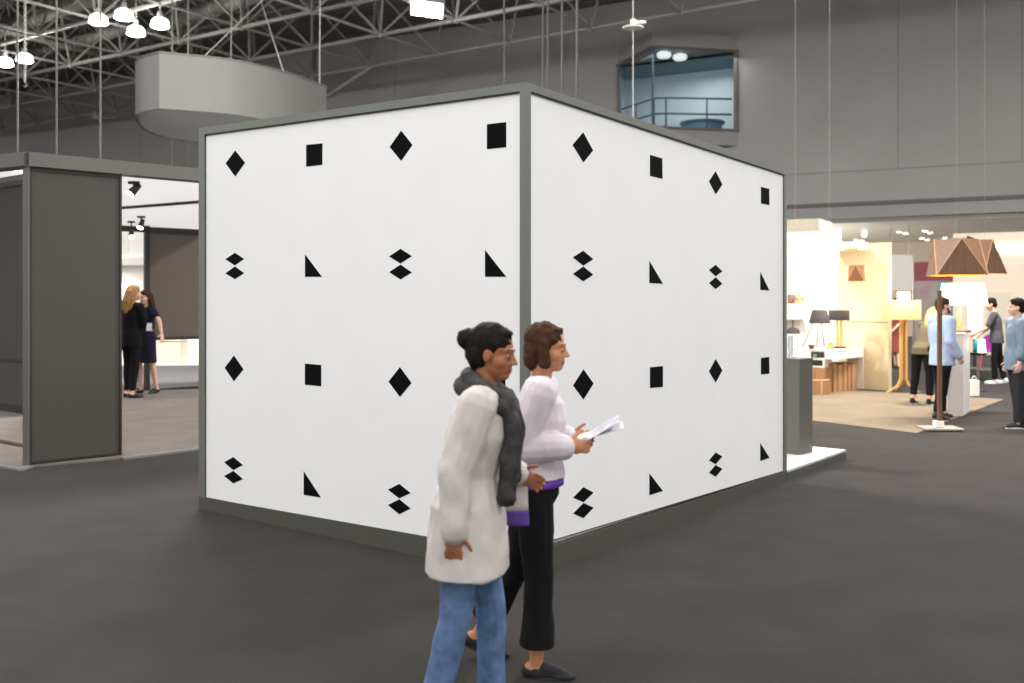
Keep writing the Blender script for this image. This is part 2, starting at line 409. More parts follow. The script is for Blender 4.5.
for (u, v, o, lab) in ((664, 53, 1.25, 'left lamp reflection in the control room glass, built as a glowing drum'), (680, 57, .75, 'right lamp reflection in the control room glass, built as a glowing drum')):
    s, z = wp(u, v, o); z = min(z, zw1-.14)
    bm = nb(); lathe(bm, WF.P(s, z, o), [(.001, -.11), (.2, -.10), (.25, -.03), (.24, .06), (.15, .1), (.001, .1)], 20); tube(bm, WF.P(s, z+.08, o), WF.P(s, zw1, o), .02)
    tag(mk('lamp_reflection', bm, mat('lamp reflection glow', (.9, .9, .9), emit=(1, 1, 1), estr=.6), smooth=True), lab, 'lamp')  # glowing drums stand in for lamp reflections in the glass
ld = bpy.data.lights.new('control_room_light', 'AREA'); ld.energy = 140; ld.size = 3.4; ld.color = (1, .97, .95)
lo = bpy.data.objects.new('control_room_light', ld); lo.location = WF.P((sB+sC)/2-.6, zw1-.25, .2); link(lo)

# ================================================================== WHITE BOOTH
N, Lp, Rp = G(526.3, 579.2), G(198.6, 508.8), G(786.9, 481.6)
zN, zLt, zRt = ZV(81.8, N.y), ZV(128.2, Lp.y), ZV(168.7, Rp.y)
FL, FR = Face(N, Lp, zN, zLt), Face(N, Rp, zN, zRt)
Bk = Lp+Rp-N; zBk = zLt+zRt-zN
booth = thing('exhibition_booth', 'large white fabric booth with black geometric shapes and grey frame', 'exhibition booth', N)
def zpl(f, u, v): return f.pix(u, v)[1]
HP = sum((FL.pix(250, 509)[1], FR.pix(740, 486.2)[1]))/2     # plinth height
HP = .10
POST = .082
def fpoly(f, pts, o0, o1, bm, mi=0): prism(bm, [f.P(s, z, o0) for s, z in pts], f.n*(o1-o0), mi)
def plinth_top(f, s):                                         # follows the dark line above the plinth
    pass
for f, (pa, pb) in ((FL, ((203, 497.6), (252, 507.0))), (FR, ((640, 515.0), (786, 470.9)))):
    f.pl = [f.pix(*pa), f.pix(*pb)]
    (s0, z0), (s1, z1) = f.pl
    f.pz = lambda s, a=s0, b=z0, c=s1, d=z1: b+(d-b)*(s-a)/(c-a)
hN = (FL.pz(0)+FR.pz(0))/2
# plinth: a low box under the four sides
hL, hR = FL.pz(FL.L), FR.pz(FR.L)
hB = hL+hR-hN
bm = nb()
lo_ = [bm.verts.new(p) for p in (N, Lp, Bk, Rp)]
hi_ = [bm.verts.new(p+V((0, 0, h))) for p, h in ((N, hN), (Lp, hL), (Bk, hB), (Rp, hR))]
bm.faces.new(lo_); bm.faces.new(hi_[::-1])
for i in range(4): bm.faces.new((lo_[i], hi_[i], hi_[(i+1) % 4], lo_[(i+1) % 4]))
mk('plinth', bm, M_plinth, booth)
# rails, posts, panels of the two faces in view
def rail_h(f, s): return f.rh0+(f.rh1-f.rh0)*s/f.L
for f, pa, pb in ((FL, (519, 91.4), (204, 134.4)), (FR, (532, 91.7), (785, 174.6))):
    (s0, z0), (s1, z1) = f.pix(*pa), f.pix(*pb)
    h0, h1 = f.top(s0)-z0, f.top(s1)-z1
    f.rh0, f.rh1 = h0-(h1-h0)*s0/(s1-s0), h1+(h1-h0)*(f.L-s1)/(s1-s0)
pe = {id(FL): (FL.su(519.7), FL.su(204.3)), id(FR): (FR.su(531.0), FR.su(784.6))}
SHP = {id(FL): [
  [(235.3,150.4),(245.1,162.8),(235.3,176.5),(225.7,163.4)], [(306.3,144.9),(322.5,143.3),(322.4,164.8),(306.3,166.7)],
  [(401.2,130.7),(412.6,144.9),(401.2,160.9),(389.8,147.0)], [(487,124.3),(506.3,122.1),(506.3,147.3),(487,149.2)],
  [(235,252.8),(244.2,258.9),(235,265.4),(225.4,259.2)], [(235,266.4),(244.2,273.1),(235,279.2),(225.4,273.3)],
  [(305.1,254.3),(322,276.8),(305.1,276.8)],
  [(400.6,248.8),(412,256.1),(400.6,263.5),(389.2,256.4)], [(400.6,264.6),(412,272.4),(400.6,279.5),(389.2,272.1)],
  [(485.1,250),(506.3,276.8),(485.1,276.8)],
  [(234,355.5),(243.6,369.3),(234,381.3),(224.8,367.8)], [(305,363.5),(321.3,365),(321.3,386.3),(305,384.7)],
  [(400,367),(411.6,383),(400,396.9),(388.6,381.5)], [(485.4,374.5),(505.4,376.5),(505.4,401.5),(485.4,399.5)],
  [(233.4,457),(243,465),(233.4,470.2),(224.2,462.2)], [(233.4,470.8),(243,479.1),(233.4,483.4),(224.2,476)],
  [(303.8,471.4),(321,497.5),(303.8,494.8)],
  [(399.3,483.9),(410.7,493),(399.3,498.4),(388,489.6)], [(399.3,499.2),(410.7,508.5),(399.3,514.3),(388,505)],
  [(484.2,501),(505,531.4),(484.2,527.8)]],
 id(FR): [
  [(583.1,132.3),(593,150.4),(583.3,162.5),(572.5,144.9)], [(649.9,154.8),(662.2,158.4),(662.4,178.9),(649.9,175.9)],
  [(715.5,171.1),(722.3,184.4),(715.7,194.5),(708.9,181.4)], [(760.9,186.8),(769.2,188.9),(769.3,205.3),(760.9,203.4)],
  [(583.2,250.7),(593.2,259.2),(583.2,265.7),(572.8,257.4)], [(583.2,266.5),(593.2,274.7),(583.2,281.4),(572.8,273.8)],
  [(649.3,260.9),(662.8,283.8),(649.3,282.9)],
  [(715.6,264.8),(722.3,271.3),(715.6,276.3),(708.9,270.1)], [(715.6,277.3),(722.3,283.7),(715.6,289.1),(708.9,283)],
  [(760.2,271.8),(769.4,290.5),(760.2,289.8)],
  [(583.4,369.3),(593.5,383.5),(583.4,399.5),(573,385.5)], [(649.9,367.3),(662.8,366),(662.8,386.9),(649.9,388)],
  [(715.6,359),(722.3,370.3),(715.6,382.6),(708.9,371.4)], [(760.9,357.8),(769.2,357),(769.3,373.7),(760.9,374.4)],
  [(583.4,487.1),(593.5,492.6),(583.4,502.2),(573,497.6)], [(583.4,503),(593.5,507.6),(583.4,518.2),(573,513.5)],
  [(649.3,473.3),(662.8,490.9),(649.3,495.3)],
  [(715.6,452.4),(722.3,456.4),(715.6,464.2),(708.9,460.4)], [(715.6,465),(722.3,468.8),(715.6,476.8),(708.9,472.7)],
  [(760.2,443),(769.4,457.8),(760.2,461)]]}
for f, other in ((FL, FR), (FR, FL)):
    s0, s1 = pe[id(f)]
    bm = nb(); fpoly(f, [(s0, f.top(s0)-rail_h(f, s0)), (s1, f.top(s1)-rail_h(f, s1)), (s1, f.top(s1)), (s0, f.top(s0))], 0, -.09, bm)
    mk('top_rail', bm, M_frame, booth)
    # far post of this face
    bm = nb(); fpoly(f, [(s1, f.pz(s1)), (f.L, f.pz(f.L)), (f.L, f.top(f.L)), (s1, f.top(s1))], 0, -.09, bm)
    fpoly(f, [(s1-.006, f.pz(s1)), (s1, f.pz(s1)), (s1, f.top(s1)-rail_h(f, s1)), (s1-.006, f.top(s1)-rail_h(f, s1))], -.012, -.08, bm, 1)
    mk('corner_post', bm, [M_frame, M_seam], booth)
    # stretched panel, set back behind the rail, with its printed shapes
    D = -.014
    bm = nb(); fpoly(f, [(s0, f.pz(s0)), (s1, f.pz(s1)), (s1, f.top(s1)-rail_h(f, s1)+.02), (s0, f.top(s0)-rail_h(f, s0)+.02)], D, D-.05, bm)
    for poly in SHP[id(f)]:
        pts = [f.pix(u, v, D) for u, v in poly]
        fpoly(f, pts, D+.0015, D-.002, bm, 1)
    mk('fabric_panel', bm, [M_white, M_black], booth)
    # gasket line under the rail
    bm = nb(); g = .010
    fpoly(f, [(s0, f.top(s0)-rail_h(f, s0)-g), (s1, f.top(s1)-rail_h(f, s1)-g), (s1, f.top(s1)-rail_h(f, s1)), (s0, f.top(s0)-rail_h(f, s0))], -.004, -.03, bm)
    mk('gasket', bm, M_seam, booth); bm = nb()
    fpoly(f, [(s0, f.pz(s0)), (s1, f.pz(s1)), (s1, f.pz(s1)+.004), (s0, f.pz(s0)+.004)], -.004, -.03, bm)
    mk('gasket', bm, M_seam, booth)
a0, b0 = pe[id(FL)][0], pe[id(FR)][0]
bm = nb()
pts = [N, N+FL.d*a0, N+FL.d*a0-FL.n*.09, N+FR.d*b0-FR.n*.09, N+FR.d*b0]
prism(bm, [p+V((0, 0, hN)) for p in pts], (0, 0, zN-hN)); mk('corner_post', bm, M_frame, booth)
for a, b, za, zb_ in ((Lp, Bk, zLt, zBk), (Rp, Bk, zRt, zBk)):      # the two rear sides
    f = Face(a, b, za, zb_); n_ = f.n if f.n.dot((a+b)/2-N) > 0 else -f.n
    q = lambda s, z, o: f.a+f.d*s+V((0, 0, z))+n_*o
    bm = nb(); prism(bm, [q(.08, .1, -.02), q(f.L-.08, .1, -.02), q(f.L-.08, f.top(f.L)-.06, -.02), q(.08, f.top(0)-.06, -.02)], -n_*.05); mk('rear_panel', bm, M_white, booth)
    bm = nb(); prism(bm, [q(.08, f.top(0)-.06, 0), q(f.L, f.top(f.L)-.06, 0), q(f.L, f.top(f.L), 0), q(.08, f.top(0), 0)], -n_*.09); mk('rear_rail', bm, M_frame, booth)

# platform that carries on past the booth
zp = hR
pe0 = Rp+FR.d*.012
P_end = G(846.8, 459.5)
pl_len = (P_end-Rp).dot(FR.d)
inn = -FR.n
e1 = pe0+inn*0; e2 = Rp+FR.d*pl_len
pf = thing('display_platform', 'low grey platform with glossy white top beside the booth', 'platform', pe0)
bm = nb(); prism(bm, [e1, e2, e2+inn*1.35, e1+inn*1.35], (0, 0, zp-.02)); mk('fascia', bm, M_plinth, pf)
bm = nb(); prism(bm, [e1+V((0, 0, zp-.019)), e2+V((0, 0, zp-.019)), e2+inn*1.35+V((0, 0, zp-.019)), e1+inn*1.35+V((0, 0, zp-.019))], (0, 0, .02)); mk('deck', bm, M_platf, pf)
# podium
def on_z(u, v, z):
    Y = F*(z-CH)/(HZ-v); return V(((u-512)/F*Y, Y, z))
pc = on_z(799.3, 455.2, zp+.001); pr = on_z(812.6, 452, zp+.001)
pYt = pc.y; ptop = ZV(359.2, pYt)
dirr = (pr-pc).normalized(); w_r = (pr-pc).length
dl = V((-dirr.y, dirr.x, 0)); dl = dl if dl.x < 0 else -dl
t = thing('podium', 'tall dark grey display podium standing on the white platform', 'podium', pc)
bm = nb(); prism(bm, [pc, pr, pr+dl*.42, pc+dl*.42], (0, 0, ptop-zp-.02)); mk('body', bm, M_podium, t)
bm = nb(); prism(bm, [p+V((0, 0, ptop-zp-.02)) for p in (pc-dirr*.004-dl*.004, pr+dirr*.004-dl*.004, pr+dl*.424, pc+dl*.424)], (0, 0, .02)); mk('top', bm, M_podium, t)
ac = lerp(pc, pr, .5)+dl*.25; az = ptop+.001
t = thing('brochure_holder', 'small clear acrylic brochure holder on the dark podium', 'brochure holder', V((ac.x, ac.y, az)))
M_acr = mat('clear acrylic', (.85, .87, .88), rough=.08, trans=.6, var=.01)
rz = math.atan2(dirr.y, dirr.x)
bm = nb(); box(bm, V((ac.x, ac.y, az+.007)), (.14, .2, .012), rz=rz); mk('base', bm, M_acr, t)
bm = nb(); box(bm, V((ac.x, ac.y, az+.12)), (.10, .17, .21), rz=rz, bev=.004); mk('pocket', bm, M_acr, t)

# ================================================================== HANGING BANNER
zb0, zb1 = 5.5, 6.63
t = thing('hanging_banner', 'large pale grey curved fabric ring banner hanging above the stands', 'banner', (-6.2, 22, zb0))
ctrl = [(-7.13, 19.97), (-6.08, 20.45), (-5.56, 20.9), (-4.95, 21.8), (-4.36, 23.2)]
ctr2 = [(-4.36, 23.2), (-4.9, 23.9), (-6.1, 24.4), (-7.4, 24.4), (-8.15, 23.8), (-8.38, 22.7), (-8.1, 21.3), (-7.75, 20.5), (-7.13, 19.97)]
def crom(pts, n=8):
    out = []
    P = [V((*p, 0)) for p in pts]; P = [P[0]*2-P[1]]+P+[P[-1]*2-P[-2]]
    for i in range(1, len(P)-2):
        for k_ in range(n):
            t_ = k_/n; a, b, c, d = P[i-1:i+3]
            out.append(.5*((2*b)+(c-a)*t_+(2*a-5*b+4*c-d)*t_*t_+(3*b-a-3*c+d)*t_**3))
    out.append(P[-2]); return out
def ribbon(bm, path, z0, z1, th=.03):
    cen = V((-6.3, 22.2, 0)); rows = []
    for i, p in enumerate(path):
        q = path[min(i+1, len(path)-1)]-path[max(i-1, 0)]; nn = V((q.y, -q.x, 0)).normalized()
        if nn.dot(p-cen) > 0: nn = -nn
        rows.append([bm.verts.new(x) for x in (p+V((0, 0, z0)), p+V((0, 0, z1)), p+nn*th+V((0, 0, z1)), p+nn*th+V((0, 0, z0)))])
    for A, B in zip(rows[:-1], rows[1:]):
        for i in range(4): bm.faces.new((A[i], A[(i+1) % 4], B[(i+1) % 4], B[i]))
    bm.faces.new(rows[0]); bm.faces.new(rows[-1][::-1])
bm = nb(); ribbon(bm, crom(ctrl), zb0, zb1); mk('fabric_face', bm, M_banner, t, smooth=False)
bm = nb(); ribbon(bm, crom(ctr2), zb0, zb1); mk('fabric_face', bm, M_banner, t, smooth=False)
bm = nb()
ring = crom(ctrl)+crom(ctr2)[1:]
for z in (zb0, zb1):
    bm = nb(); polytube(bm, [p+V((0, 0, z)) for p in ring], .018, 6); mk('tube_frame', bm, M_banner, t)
for p, top in (((-7.0, 21.5), (-5, 24.5)), ((-5.05, 21.9), (-6.6, 24.5)), ((-6.9, 24.2), (-6.9, 24.4)), ((-4.5, 23.1), (-4.5, 23.2))):
    bm = nb(); tube(bm, (p[0], p[1], zb1), (top[0], top[1], ZL), .012, seg=6); mk('suspension_cable', bm, M_rod, t)

# ================================================================== RODS, CHAIN
def rod(name, u, v0, v1, Y, r, lab, cat='cable', z1=None):
    a = W(u, v1, Y); b = V((a.x, a.y, z1 if z1 else ZL))
    bm = nb(); tube(bm, a, b, r, seg=8)
    return tag(mk(name, bm, M_rod, smooth=True), lab, cat)
def rod_on(f, u, r, lab):
    s = f.pix(u, 300, -.045)[0]; p = f.P(s, f.top(s), -.045)
    bm = nb(); tube(bm, p, V((p.x, p.y, ZL)), r, seg=8)
    tag(mk('hanging_rod', bm, M_rod, smooth=True), lab, 'cable')
for u, f, r, lab in ((504, FL, .006, 'pale cable dropping to the booth top left of the front corner'),
                     (543, FR, .0068, 'left of the close pair of pale cables just right of the booth front corner'),
                     (547.8, FR, .0065, 'right of the close pair of pale cables just right of the booth front corner'),
                     (562, FR, .0068, 'second pale cable from the right above the booth right face'),
                     (577, FR, .008, 'rightmost pale cable above the booth right face')):
    rod_on(f, u, r, lab)
# device on a rod
p = W(633, 24, 22)
t = thing('hanging_antenna', 'white antenna unit on a thin rod left of the control room window', 'antenna', p)
bm = nb(); tube(bm, V((p.x, p.y, ZL)), W(633, 125, 22), .012, seg=8); mk('rod', bm, M_rod, t)
bm = nb(); lathe(bm, p, [(.001, -.12), (.22, -.1), (.24, -.07), (.06, -.02), (.06, .1), (.001, .12)], 16); mk('housing', bm, M_wpaint, t)
bm = nb(); box(bm, p+V((.16, 0, .04)), (.25, .06, .05), bev=.01); mk('arm', bm, M_wpaint, t)
# fan on the far left, under the truss
p = W(95, 117, 45)
t = thing('ceiling_fan', 'small grey fan hanging under the truss left of the banner', 'fan', p)
bm = nb(); lathe(bm, p, [(.001, -.1), (.15, -.08), (.17, .05), (.001, .12)], 14); tube(bm, p, V((p.x, p.y, ZL)), .04); mk('motor', bm, M_housing, t)
for a in (.2, 2.3, 4.4):
    bm = nb(); box(bm, p+V((math.cos(a)*.45, math.sin(a)*.45, -.02)), (.8, .16, .02), rz=a); mk('blade', bm, M_housing, t)
# hoist chain
p0 = at_z(25, 60, 9.2); Yc = 27.5
t = thing('hoist_chain', 'hoist chain hanging in front of a high bay lamp at far left', 'chain', W(25, 80, Yc))
bm = nb(); z = W(25, 76, Yc).z; x = W(25, 76, Yc).x; i = 0
while z < ZL+.2:
    box(bm, V((x, Yc, z+.05)), (.075 if i % 2 else .03, .03 if i % 2 else .075, .085), bev=.008); z += .075; i += 1
mk('chain_links', bm, M_rod, t)
bm = nb(); q = W(25, 76, Yc); tube(bm, q+V((0, 0, .05)), q-V((0, 0, .18)), .04, .03); polytube(bm, [q-V((0, 0, .18)), q+V((.05, 0, -.24)), q+V((.03, 0, -.31)), q+V((-.04, 0, -.28))], .018); mk('hook', bm, M_metal, t)

# ================================================================== LEFT STAND
A0, A1 = G(27.5, 467.4), G(120.5, 457.2)
dA = (A1-A0).normalized()
A2 = A0+dA*3.3                                 # the beam goes on behind the white booth
dB = (G(-40, 459.6)-A0).normalized()
A3 = A0+dB*2.2
zt0, zb_ = ZV(152.3, A0.y), ZV(166.3, A0.y)
st = thing('partition_stand', 'open exhibition stand with charcoal panel, grey header beam and white ceiling with added glow', 'exhibition stand', A0)
nA = V((dA.y, -dA.x, 0)); nA = nA if nA.dot(-A0) > 0 else -nA
nB = V((dB.y, -dB.x, 0)); nB = nB if nB.dot(-A0) > 0 else -nB
fA, fB = Face(A0, A2, zt0, zt0), Face(A0, A3, zt0, zt0)
OV = .045
def bar(bm, f, s0, s1, z0, z1, o0, o1): prism(bm, [f.P(s0, z0, o0), f.P(s1, z0, o0), f.P(s1, z1, o0), f.P(s0, z1, o0)], f.n*(o1-o0))
bm = nb(); bar(bm, fA, 0, fA.L, zb_, zt0, OV, -.16); mk('header_beam', bm, M_dframe, st)
bm = nb(); bar(bm, fB, 0, fB.L, zb_, zt0, OV, -.16); mk('header_beam', bm, M_dframe, st)
sP1 = fA.su(31.2); sP2 = fA.su(119.2); sP3 = fA.su(121.4)
bm = nb(); bar(bm, fA, sP1, sP2, .05, zb_, 0, -.05); mk('wall_panel', bm, M_gpanel, st)
for z_a, z_b in ((0, .05), (zb_-.016, zb_-.004), (zb_-.040, zb_-.026)):
    bm = nb(); bar(bm, fA, sP1, sP2, z_a, z_b, .012, -.055); mk('panel_trim', bm, M_bframe, st)
bm = nb(); bar(bm, fA, fA.su(29.8), sP1, 0, zb_, .015, -.07); mk('panel_edge', bm, M_bframe, st)
bm = nb(); bar(bm, fA, sP2, sP3, 0, zb_, .015, -.07); mk('panel_edge', bm, M_bframe, st)
bm = nb(); prism(bm, [A0+nA*.01, A0+dA*fA.su(29.8)+nA*.01, A0+dA*fA.su(29.8)-nA*.08, A0+dB*fB.su(23.5)-nB*.06, A0+dB*fB.su(23.5)+nB*.01], (0, 0, zb_)); mk('corner_post', bm, M_dframe, st)
# raised floor
fl = [G(-70, 455.5), G(26, 470.3), A0+dA*.05+nA*.03, G(121, 459.2), G(215, 447.2), GX(215, 17.85), GX(146, 17.5), GX(120, 17.5), GX(-70, 14.0)]
bm = nb(); prism(bm, fl, (0, 0, .02)); mk('carpet_floor', bm, M_lcarpet, st)
bm = nb()
for a, b in ((fl[0], fl[1]), (fl[3], fl[4])):
    d = (b-a).normalized(); n_ = V((d.y, -d.x, 0)); n_ = n_ if n_.y < 0 else -n_
    prism(bm, [a, b, b+n_*.07, a+n_*.07], (0, 0, .021))
mk('edge_ramp', bm, M_trimal, st)
# darker strip of carpet inside the left bay
bm = nb(); a, b, c_, d_ = G(-70, 431.5), G(28, 450.2), G(28, 447.6), G(-70, 429.5)
prism(bm, [p+V((0, 0, .0205)) for p in (a, b, c_, d_)], (0, 0, .012)); mk('floor_divider', bm, M_bframe, st)
# ceiling
cz = zb_+.02
bm = nb(); prism(bm, [V((p.x, p.y, cz)) for p in (A0-nA*.15+dA*.1, A2-nA*.16, GX(215, 18.2), GX(120, 17.5), GX(60, 13.5), A0+dB*.3+dA*.3)], (0, 0, .06)); mk('added_glow_ceiling', bm, M_ceil_glow, st)
# rear wall of the left bay
r0, r1 = G(-60, 403.0), G(34, 416.7)
fr_ = Face(r0, r1, zb_, zb_)
z_top = ZV(186, r1.y); z_mid = ZV(359, fr_.a.y+ (r1.y-r0.y)*.6)
bm = nb(); zr_ = ZV(185, 14.1); bar(bm, fr_, 0, fr_.L, .1, zr_, 0, -.06); mk('wall_panel', bm, M_gpanel, st)
for z_a, z_b in ((.02, .125), (ZV(360.5, 14.2), ZV(358.3, 14.2)), (zr_-.02, zr_+.05)):
    bm = nb(); bar(bm, fr_, 0, fr_.L, z_a, z_b, .02, -.06); mk('panel_trim', bm, M_bframe, st)
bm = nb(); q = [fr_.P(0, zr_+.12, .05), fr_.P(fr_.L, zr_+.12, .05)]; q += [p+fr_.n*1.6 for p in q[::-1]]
prism(bm, q, (0, 0, .05)); mk('added_glow_ceiling', bm, M_ceil_glow, st)
bm = nb(); bar(bm, fr_, fr_.L-.05, fr_.L+.03, .02, zr_+.12, .03, -.06); mk('post', bm, M_bframe, st)
# rear frame of the right bay
q0, q1 = G(146, 392.6), G(222, 384.3)
q0, q1 = GX(146, 17.45), GX(222, 18.4)
fq = Face(q0, q1, cz, cz)
bm = nb(); bar(bm, fq, 0, fq.L, ZV(337, 17.9), cz-.07, 0, -.05); mk('wall_panel', bm, mat('brown grey panel', srgb(98, 90, 85), rough=.8, var=.03), st)
bm = nb(); bar(bm, fq, -1.5, fq.L, cz-.12, cz-.02, .03, -.06); mk('top_track', bm, M_bframe, st)
bm = nb(); bar(bm, fq, 0, fq.L, ZV(339.5, 17.9), ZV(336.5, 17.9), .03, -.06); mk('bottom_rail', bm, M_bframe, st)
bm = nb(); bar(bm, fq, -.02, .06, 0, cz, .03, -.06); mk('post', bm, M_bframe, st)
bm = nb(); bar(bm, fq, -.02, fq.L, .0, .045, .03, -.06); mk('floor_rail', bm, M_bframe, st)
# track across the ceiling
g0, g1 = at_z(100, 210.6, cz-.03), at_z(215, 201.8, cz-.03)
bm = nb(); d = (g1-g0).normalized(); n_ = V((d.y, -d.x, 0))
prism(bm, [g0-n_*.05, g1-n_*.05, g1+n_*.05, g0+n_*.05], (0, 0, .028)); mk('lighting_track', bm, M_bframe, st)
# spots under the ceiling
for u, v, s_, tx, lab in ((134, 190, .78, -.55, 'largest black track spotlight nearest the header beam of the left stand'),
                          (141.2, 224.5, .8, -.1, 'black track spotlight beside the dark rear panel of the left stand'),
                          (131.5, 234, .8, .25, 'black track spotlight hanging lowest in front of the white shelf wall')):
    Yp = {134: 10.9, 141.2: 15.4, 131.5: 16.4}[u]
    p = W(u, v, Yp); s_ = s_*.85
    t = thing('track_spotlight', lab, 'spotlight', p)
    bm = nb(); tube(bm, p+V((0, 0, .06*s_)), V((p.x, p.y, cz-.001)), .018*s_); box(bm, V((p.x, p.y, cz-.02)), (.12, .04, .03)); mk('stem', bm, M_blackmet, t)
    ax = V((tx, -.5, -.8)).normalized()
    bm = nb(); tube(bm, p-ax*.13*s_, p+ax*.09*s_, .045*s_, .075*s_, 16); mk('lamp_head', bm, M_blackmet, t)
    bm = nb(); tube(bm, p+ax*.091*s_, p+ax*.10*s_, .07*s_, .065*s_, 16); mk('lens', bm, M_spotw, t)
    ld = bpy.data.lights.new('track_spot_light', 'SPOT'); ld.energy = 60; ld.spot_size = 1.2; ld.shadow_soft_size = .05; ld.color = (1, .93, .82)
    lo = bpy.data.objects.new('track_spot_light', ld); lo.location = p+ax*.16*s_; lo.rotation_euler = ax.to_track_quat('-Z', 'Y').to_euler(); link(lo)
# things beyond the left stand
Yd = 24.5
bm = nb(); prism(bm, [G(60, 366.5), G(230, 365.0), GX(230, 34), GX(60, 34)], (0, 0, .02))
tag(mk('floor_platform', bm, M_wpaint), 'low white platform beyond the dark aisle behind the left stand', 'platform')
bm = nb(); prism(bm, [GX(150, 17.9), GX(240, 18.7), G(240, 365.3), G(60, 366.8), GX(60, 17.7), GX(120, 17.7)], (0, 0, .012))
tag(mk('aisle_carpet', bm, M_dcarpet), 'mid grey aisle carpet behind the left stand', 'carpet')
p = GX(168.5, Yd)
t = thing('reception_counter', 'white reception counter behind the left stand', 'counter', p+V((0, 0, .02)))
hc = ZV(340, Yd)
bm = nb(); box(bm, p+V((0, .3, .02+hc/2-.03)), (.58, .6, hc-.06), bev=.01); mk('counter_body', bm, M_cream, t)
bm = nb(); box(bm, p+V((0, .3, hc-.008)), (.62, .66, .04), bev=.008); mk('counter_top', bm, M_wpaint, t)
bm = nb(); box(bm, GX(196, 26)+V((0, 0, .13)), (1.4, .5, .22), bev=.02)
b_ = tag(mk('low_bench', bm, M_wpaint), 'low white bench beside the reception counter', 'bench')
bm = nb(); box(bm, GX(205, 27)+V((0, 0, .45)), (2.2, .08, .82), bev=.01)
tag(mk('dark_screen', bm, M_dcarpet), 'low dark grey screen behind the low white bench', 'screen')
sw = Face(GX(60, 25), GX(200, 25.3), 3.2, 3.2)
bm = nb(); bar(bm, sw, 0, sw.L, 0, 4.2, 0, -.15); struct('wall_left', bm, M_wpaint, 'white display wall behind the two women')
z = ZV(260, 25)
bm = nb(); bar(bm, sw, 0, sw.L, z-.13, z+.05, .25, .001); tag(mk('wall_shelf', bm, M_wpaint), 'white shelf on the display wall above the two women', 'shelf')
bm = nb(); bar(bm, sw, sw.su(118), sw.su(129), ZV(253, 25), ZV(228, 25), .02, .001); tag(mk('wall_poster', bm, mat('pale poster', srgb(222, 218, 213), rough=.6)), 'pale blank board above the white shelf', 'board')
p = sw.P(sw.su(129), ZV(291, 25), .1)
bm = nb(); sphere(bm, p, (.22, .06, .3)); tag(mk('wall_lamp', bm, M_lshade, smooth=True), 'glowing white wall lamp behind the woman with long hair', 'lamp')
for u, v, Yr, lab in ((17.6, 154, 10.2, 'leftmost pale rod holding the left stand header beam'), (56.5, 156.2, 9.95, 'second pale rod from left holding the header beam'),
                      (100.4, 161.5, 10.3, 'third pale rod from left holding the header beam'), (172.2, 170.5, 25.2, 'pale rod below the banner left of the thinner rod'),
                      (188.2, 173.5, 25.2, 'rightmost pale rod below the banner')):
    f = fB if u < 25 else fA
    s = f.pix(u, 300, -.06)[0]; p = f.P(s, zt0, -.06)
    if u > 150: p = GX(u, 25.2)+V((0, 0, 4.2))
    bm = nb(); tube(bm, p, V((p.x, p.y, ZL)), .010 if u < 150 else .016, seg=8)
    tag(mk('hanging_rod', bm, M_rod, smooth=True), lab, 'cable')

# ================================================================== LAMP SHOP
bm = nb(); prism(bm, [p+V((0, 0, 0)) for p in (GX(765, 13.9), GX(815, 13.17), GX(917, 11.95), G(1004, 400), GX(893, 17.25), GX(765, 18.9))], (0, 0, .012))
tag(mk('shop_carpet', bm, M_beige), 'cream carpet under the lamp shop stand', 'carpet')
S0, S1 = GX(768, 19.55), GX(888.5, 17.5)
sh = thing('display_wall', 'bright cream display wall of the lamp shop', 'display wall', S1)
sf_ = Face(S0, S1, 2.64, 2.64)
tS = sf_.su(838)
bm = nb(); bar(bm, sf_, 0, tS, .012, 2.95, 0, -.1); mk('wall_panel', bm, M_wpaint, sh)
bm = nb(); bar(bm, sf_, tS, sf_.L, .012, 2.64, 0, -.1); mk('wall_panel', bm, mat('warm cream paint', srgb(214, 196, 160), rough=.7), sh)
bm = nb(); bar(bm, sf_, tS, sf_.su(868), 2.52, 2.66, .4, .001); mk('soffit', bm, M_wpaint, sh)
bm = nb(); bar(bm, sf_, sf_.su(846), sf_.L, ZV(322.6, 17.6), ZV(321.9, 17.6), .008, 0); mk('seam', bm, M_beige, sh)
# canopy box and its pendant
c0 = W(819, 219, 16.6); c1 = W(832, 222, 17.4); c2 = W(775, 222, 16.9)
zca, zcb = ZV(231, 16.6), ZV(218.5, 16.6)
t = thing('overhead_canopy', 'white ceiling canopy box at the top left of the lamp shop', 'canopy', V((c0.x, c0.y, zca)))
P3 = [V((c0.x, c0.y, zca)), V((c1.x, c1.y, zca)), V((c1.x, c1.y, zca))+(c2-c0), V((c2.x, c2.y, zca))]
for p in P3: p.z = zca
bm = nb(); prism(bm, P3, (0, 0, zcb-zca)); mk('box', bm, mat('cream canopy board', srgb(190, 180, 160), rough=.8), t)
bm = nb(); prism(bm, [lerp(p, (P3[0]+P3[2])/2, .06)-V((0, 0, .01)) for p in P3], (0, 0, .012)); mk('lit_underside', bm, mat('warm underside glow', (.9, .8, .6), emit=(1, .78, .42), estr=.9), t)  # emission paints the yellow light on the canopy's underside
for k_ in (1, 2):
    bm = nb(); p = P3[k_]*.8+P3[0]*.2; tube(bm, V((p.x, p.y, zcb)), V((p.x, p.y, ZL)), .0016, seg=6); mk('suspension_wire', bm, M_housing, t)
def pt_light(name, p, e, r=.1, c=(1, .84, .6)):
    ld = bpy.data.lights.new(name, 'POINT'); ld.energy = e; ld.shadow_soft_size = r; ld.color = c
    lo = bpy.data.objects.new(name, ld); lo.location = p; link(lo)
M_vb = mat('very bright shade', (.95, .93, .88), emit=(1, .93, .80), estr=3.5)
p = W(820.5, 261, 17.1)
t = thing('drum_pendant', 'glowing white drum pendant hanging under the canopy box', 'pendant lamp', p)
